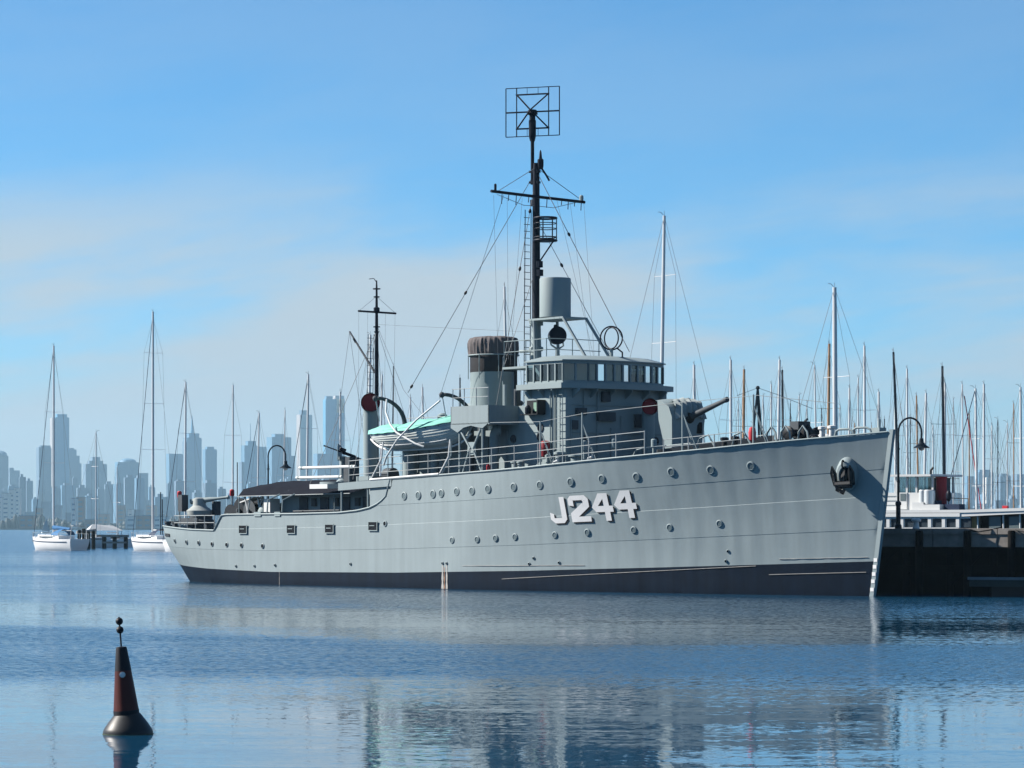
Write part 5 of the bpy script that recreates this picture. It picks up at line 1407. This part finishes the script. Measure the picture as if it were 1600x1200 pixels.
mt = MB().tube([Mt @ Vector((0, 0, 1.19)), Mt @ Vector((0, 0, 1.62))], .012, 8).build('topmast', BLK2, buoy)
for z in (1.44, 1.56): MB().ball(Mt @ Vector((0, 0, z)), .052, 16).build('topmark_ball', BLK2, mt)

# ------------------------------------------------------------------ far shore and city
SHORE_D = 3600
def far_mat(name, col): return paint(name, col, .6, .06, .02)
CB1 = far_mat('tower_hazy_blue_glass', (.10, .20, .30)); CB2 = far_mat('tower_hazy_slate', (.12, .18, .25)); CB3 = far_mat('tower_concrete', (.34, .33, .33)); CB4 = far_mat('tower_hazy_teal', (.08, .23, .36))  # tower colours lightened to carry part of the bay's haze
CB5 = far_mat('tower_gold', (.55, .42, .25)); CBW = far_mat('pale_render', (.62, .60, .56)); CBB = far_mat('brick_block', (.26, .17, .13)); FOL = far_mat('shore_foliage', (.008, .014, .014))
def tower(u0, u1, top, d, label, mat, tops=(), turn=0.0, deep=None, group=None):
    """far office tower; tops = list of (u0, u1, top, material) for set-backs, crowns and spires"""
    X0, X1 = across(u0, d), across(u1, d); H = rise(top, d)
    turn = turn or (14 + 22 * ((u0 * 7.3) % 1.0 if u0 > 0 else .5)); full = X1 - X0
    w = full / (math.cos(R(turn)) + .55 * math.sin(R(turn))); dp = .55 * w; kx = w / full
    t = thing('office_tower', ((X0 + X1) / 2 + dp * math.sin(R(turn)) / 2, d, 0), R(turn), label, 'tower', group)
    body = MB().box(-w/2, w/2, 0, dp, 0, H).build('tower_body', mat, t, smooth=0)
    n = max(2, int(w / 9))
    mb = MB()
    for i in range(n + 1):
        x = -w/2 + w * i / n; mb.box(x - .5, x + .5, -.6, 0, 4, H - 2)
    mb.build('facade_fins', mat, body, smooth=0)
    for a, b, v, m, kind in tops:
        xa, xb = (across(a, d) - (X0 + X1) / 2) * kx, (across(b, d) - (X0 + X1) / 2) * kx; z = rise(v, d)
        if kind == 'spire': MB().lathe(((xa + xb) / 2, dp / 2, H - 2), [((xb - xa) / 2, 0), ((xb - xa) * .3, (z - H) * .4), (.6, z - H)], 8).build('spire', m, t)
        elif kind == 'dome':
            k = (xb - xa) / 2; MB().lathe(((xa + xb) / 2, dp / 2, H), [(k, 0), (k * .9, (z - H) * .5), (k * .6, (z - H) * .85), (k * .1, z - H)], 16).build('domed_top', m, t)
        elif kind == 'panel': MB().box(xa, xb, -1.2, -.05, z, H + 1).build('gold_panel', m, t, smooth=0)
        elif kind == 'side': MB().box(xa, xb, dp * .1, dp * .9, 0, z).build('side_wing', m, t, smooth=0)
        else: MB().box(xa, xb, dp * .15, dp * .85, H - 3, z).build('roof_block', m, t, smooth=0)
    return t
D0 = 6750
tower(-14, 12, 712, D0, 'round-topped hazy tower standing apart from the tall cluster', CB2, [(-14, 12, 704, CB2, 'dome')])
tower(12, 30, 735, D0 + 150, 'low stepped block beside the round-topped tower', CB2, [(12, 20, 731, CB2, 'b')])
tower(56, 79, 699, D0 - 200, 'mid-height slab adjoining the tall blue tower with flat top', CB2, [(60, 79, 696, CB2, 'b')])
tower(82, 107, 652, D0, 'tall blue glass tower behind the blue-covered yacht mast', CB4, [(86, 104, 647, CB4, 'b'), (76, 82.5, 653, CB3, 'side')])  # pale side strip puts the tower's sunlit left face into colour
tower(107, 119, 702, D0 + 100, 'stepped shoulder block against the tall blue tower', CB2, [(107, 115, 700, CB2, 'b'), (119, 125, 712, CB2, 'side'), (125, 128, 724, CB2, 'side')])
tower(128, 166, 725, D0 + 50, 'broad block with a small raised centre', CB2, [(141, 155, 714, CB2, 'b'), (135, 160, 720, CB2, 'b')])
tower(178, 216, 722, D0 - 100, 'broad tower with a low domed roof and a lower wing', CB1, [(184, 214, 716, CB1, 'dome'), (216, 234, 739, CB2, 'side')])
tower(259, 285, 709, D0, 'flat-topped slab, lower neighbour of the spired tower', CB1)
tower(286, 314, 684, D0 + 100, 'spired tower with stepped shoulders', CB1, [(291, 311, 677, CB1, 'b'), (295, 304, 648, CB4, 'spire'), (283, 286, 690, CB2, 'side')])
tower(316, 338, 702, D0 - 80, 'straight dark blue tower with a roof block close to the spired one', CB1, [(320, 334, 698, CB1, 'b')])
tower(376, 402, 696, D0, 'stepped tower with a thin antenna over the awning', CB1, [(384, 400, 689, CB1, 'b'), (390, 392.5, 660, CB2, 'spire'), (371, 376, 722, CB2, 'side')])
tower(402, 416, 698, D0 + 200, 'narrow slab joining two stepped towers', CB1)
tower(416, 454, 683, D0 - 60, 'broad block with a raised middle behind the lamp arch', CB1, [(424, 443, 678, CB1, 'b'), (454, 463, 712, CB2, 'side')])
tower(463, 487, 648, D0 + 60, 'pale concrete tower with a dark cap', CB3, [(467, 480, 641, CB2, 'b')])
tower(489, 521, 709, D0 - 300, 'low wide block at the foot of the gold-topped tower', CB1)
tower(504, 538, 624, D0, 'tallest blue tower with a gold panel at its top corner', CB4, [(506, 517, 619, CB1, 'b'), (522, 538, 618, CB3, 'b'), (524, 537, 645, CB5, 'panel')])
tower(1508, 1524, 744, D0, 'hazy block behind the blue furled forestay', CB1)
tower(1524, 1553, 738, D0 - 150, 'broad hazy tower with a raised roof over the ferry deck', CB1, [(1527, 1548, 734, CB1, 'b')])
tower(1540, 1548, 746, D0 - 900, 'narrow pale tower in front of the broad hazy one', CBW)
tower(1556, 1580, 743, D0 + 100, 'hazy slab above the blue flag', CB2, [(1560, 1575, 740, CB2, 'b')])
tower(1582, 1610, 741, D0, 'plain hazy slab without roof block beyond the blue flag', CB2)
# lower blocks filling the skyline
rg = random.Random(5)
u = -25.0
while u < 1640:
    w = rg.uniform(9, 24)
    if u < 575 or u > 1385:
        top = rg.uniform(745, 782) if u < 575 else rg.uniform(768, 795)
        d = D0 - rg.uniform(400, 1400)
        tower(u, u + w, top, d, 'low hazy block in the continuous foot of the skyline', rg.choice([CB1, CB2, CB2, CB1]), [(u + w * .2, u + w * .6, top - rg.uniform(2, 5), CB2, 'b')], group='low blocks at the foot of the skyline')
    u += w * rg.uniform(.6, .95)
# shore: low land, a dark belt of trees, warehouses and apartment blocks
mb = MB(); mb.add([(-9000, SHORE_D, -.5), (9000, SHORE_D, -.5), (9000, 8800, 2), (-9000, 8800, 2), (-9000, SHORE_D, 1.6), (9000, SHORE_D, 1.6), (9000, 8800, 3), (-9000, 8800, 3)], [(0,1,5,4), (4,5,6,7), (1,2,6,5), (0,4,7,3)])
land = mb.build('far_shore', far_mat('shore_ground', (.05, .055, .05)), smooth=0); tag(land, kind='structure')
mb = MB(); rg = random.Random(9)
for k in range(1600):
    uu = rg.uniform(-60, 1660); 
    if 620 < uu < 1360: continue
    d = SHORE_D + rg.uniform(20, 1100); h_ = rg.uniform(5, 13) * (1 + .4 * math.sin(uu * .03)); 
    c = (across(uu, d), d, h_ * .45)
    n0 = len(mb.v); r_ = rg.uniform(2.5, 6)
    prof_ = [(max(.01, math.cos(math.pi * (i / 5 - .5))) * r_, math.sin(math.pi * (i / 5 - .5)) * h_ * .6) for i in range(6)]
    mb.lathe(c, prof_, 9)
    for i in range(n0, len(mb.v)):
        x, y, z = mb.v[i]; q = 1 + .28 * mnoise.noise(Vector((x * .15, y * .15, z * .3)))
        mb.v[i] = (c[0] + (x - c[0]) * q, c[1] + (y - c[1]) * q, max(0.2, c[2] + (z - c[2]) * q))
trees = mb.build('shoreline_trees', FOL, smooth=60); tag(trees, 'dark hazy belt of trees along the far shore', 'trees', kind='stuff')
def low_block(u0, u1, top, d, label, mat, group=None, roof=None):
    X0, X1 = across(u0, d), across(u1, d); H = rise(top, d); w = X1 - X0
    t = thing('waterfront_building', ((X0 + X1) / 2, d, 1.5), 0, label, 'building', group)
    H -= 1.5
    wl_ = MB().box(-w/2, w/2, 0, 18, 0, H).build('building_wall', mat, t, smooth=0)
    MB().box(-w/2 - .4, w/2 + .4, -.4, 18.4, H, H + .8).build('roof', roof or CB2, t, smooth=0)
    n = max(1, int(w / 7))
    for i in range(n):
        for j in range(max(1, int(H / 6))):
            x = -w/2 + (i + .5) * w / n
            MB().box(x - w / n * .3, x + w / n * .3, -.3, -.05, j * 6 + 2.5, j * 6 + 4.6).build('window', CB2, wl_, smooth=0)
    return t
low_block(111, 118.5, 779, 3500, 'slim pale apartment tower rising from the far tree belt', CBW)
low_block(119, 131, 777, 3900, 'pale stepped rooftop behind the slim apartment tower', CBB)
low_block(3, 14, 771, 4200, 'lowest pale block stepping up the far hillside', CBW)
low_block(13, 22, 766, 4300, 'pale upper block on the far hillside', CBW)
low_block(22, 30, 763, 4400, 'pale block at the crest of the far hillside', CBW)
low_block(-6, 2, 778, 4000, 'pale block beyond the other hillside blocks on the far shore', CBW)
for u0, u1, top, lab in ((196, 212, 808, 'long pale shed near the waterline behind the tallest yacht'), (212, 236, 806, 'long pinkish terminal behind the tallest yacht mast'), (30, 52, 806, 'low brick sheds below the far hillside'),
                         (240, 262, 808, 'pale ferry shed hidden by the warship stern'), (1500, 1516, 812, 'small white waterfront house behind the ferry masts'), (1560, 1582, 810, 'pale waterfront sheds under the blue flag'), (132, 150, 812, 'low brown sheds by the slim apartment tower')):
    low_block(u0, u1, top, 3450, lab, CBW if 'pale' in lab or 'white' in lab else CBB)

rg = random.Random(21)
u = -20.0
while u < 1630:
    w = rg.uniform(6, 17)
    if u < 560 or u > 1395:
        low_block(u, u + w, rg.uniform(782, 806), rg.uniform(4300, 5300), 'hazy low-rise block behind the far tree belt', rg.choice([CB2, CB2, CBB, CB1, CBW]), group='low-rise blocks behind the far tree belt')
    u += w * rg.uniform(.9, 1.9)

# ------------------------------------------------------------------ the hazy air over the bay
bm = bmesh.new(); bmesh.ops.create_cube(bm, size=1)
me = bpy.data.meshes.new('haze'); bm.to_mesh(me); bm.free()
haze = bpy.data.objects.new('haze', me); COL.objects.link(haze); tag(haze, kind='stuff')
haze.location = (0, 4500, 165); haze.scale = (26000, 11000, 334)
m = bpy.data.materials.new('haze'); m.use_nodes = True; n = m.node_tree.nodes; n.clear()
ou = n.new('ShaderNodeOutputMaterial'); v = n.new('ShaderNodeVolumePrincipled')
v.inputs['Density'].default_value = HAZE_D; v.inputs['Color'].default_value = HAZE_C; v.inputs['Anisotropy'].default_value = 0.2
m.node_tree.links.new(v.outputs[0], ou.inputs['Volume']); me.materials.append(m)
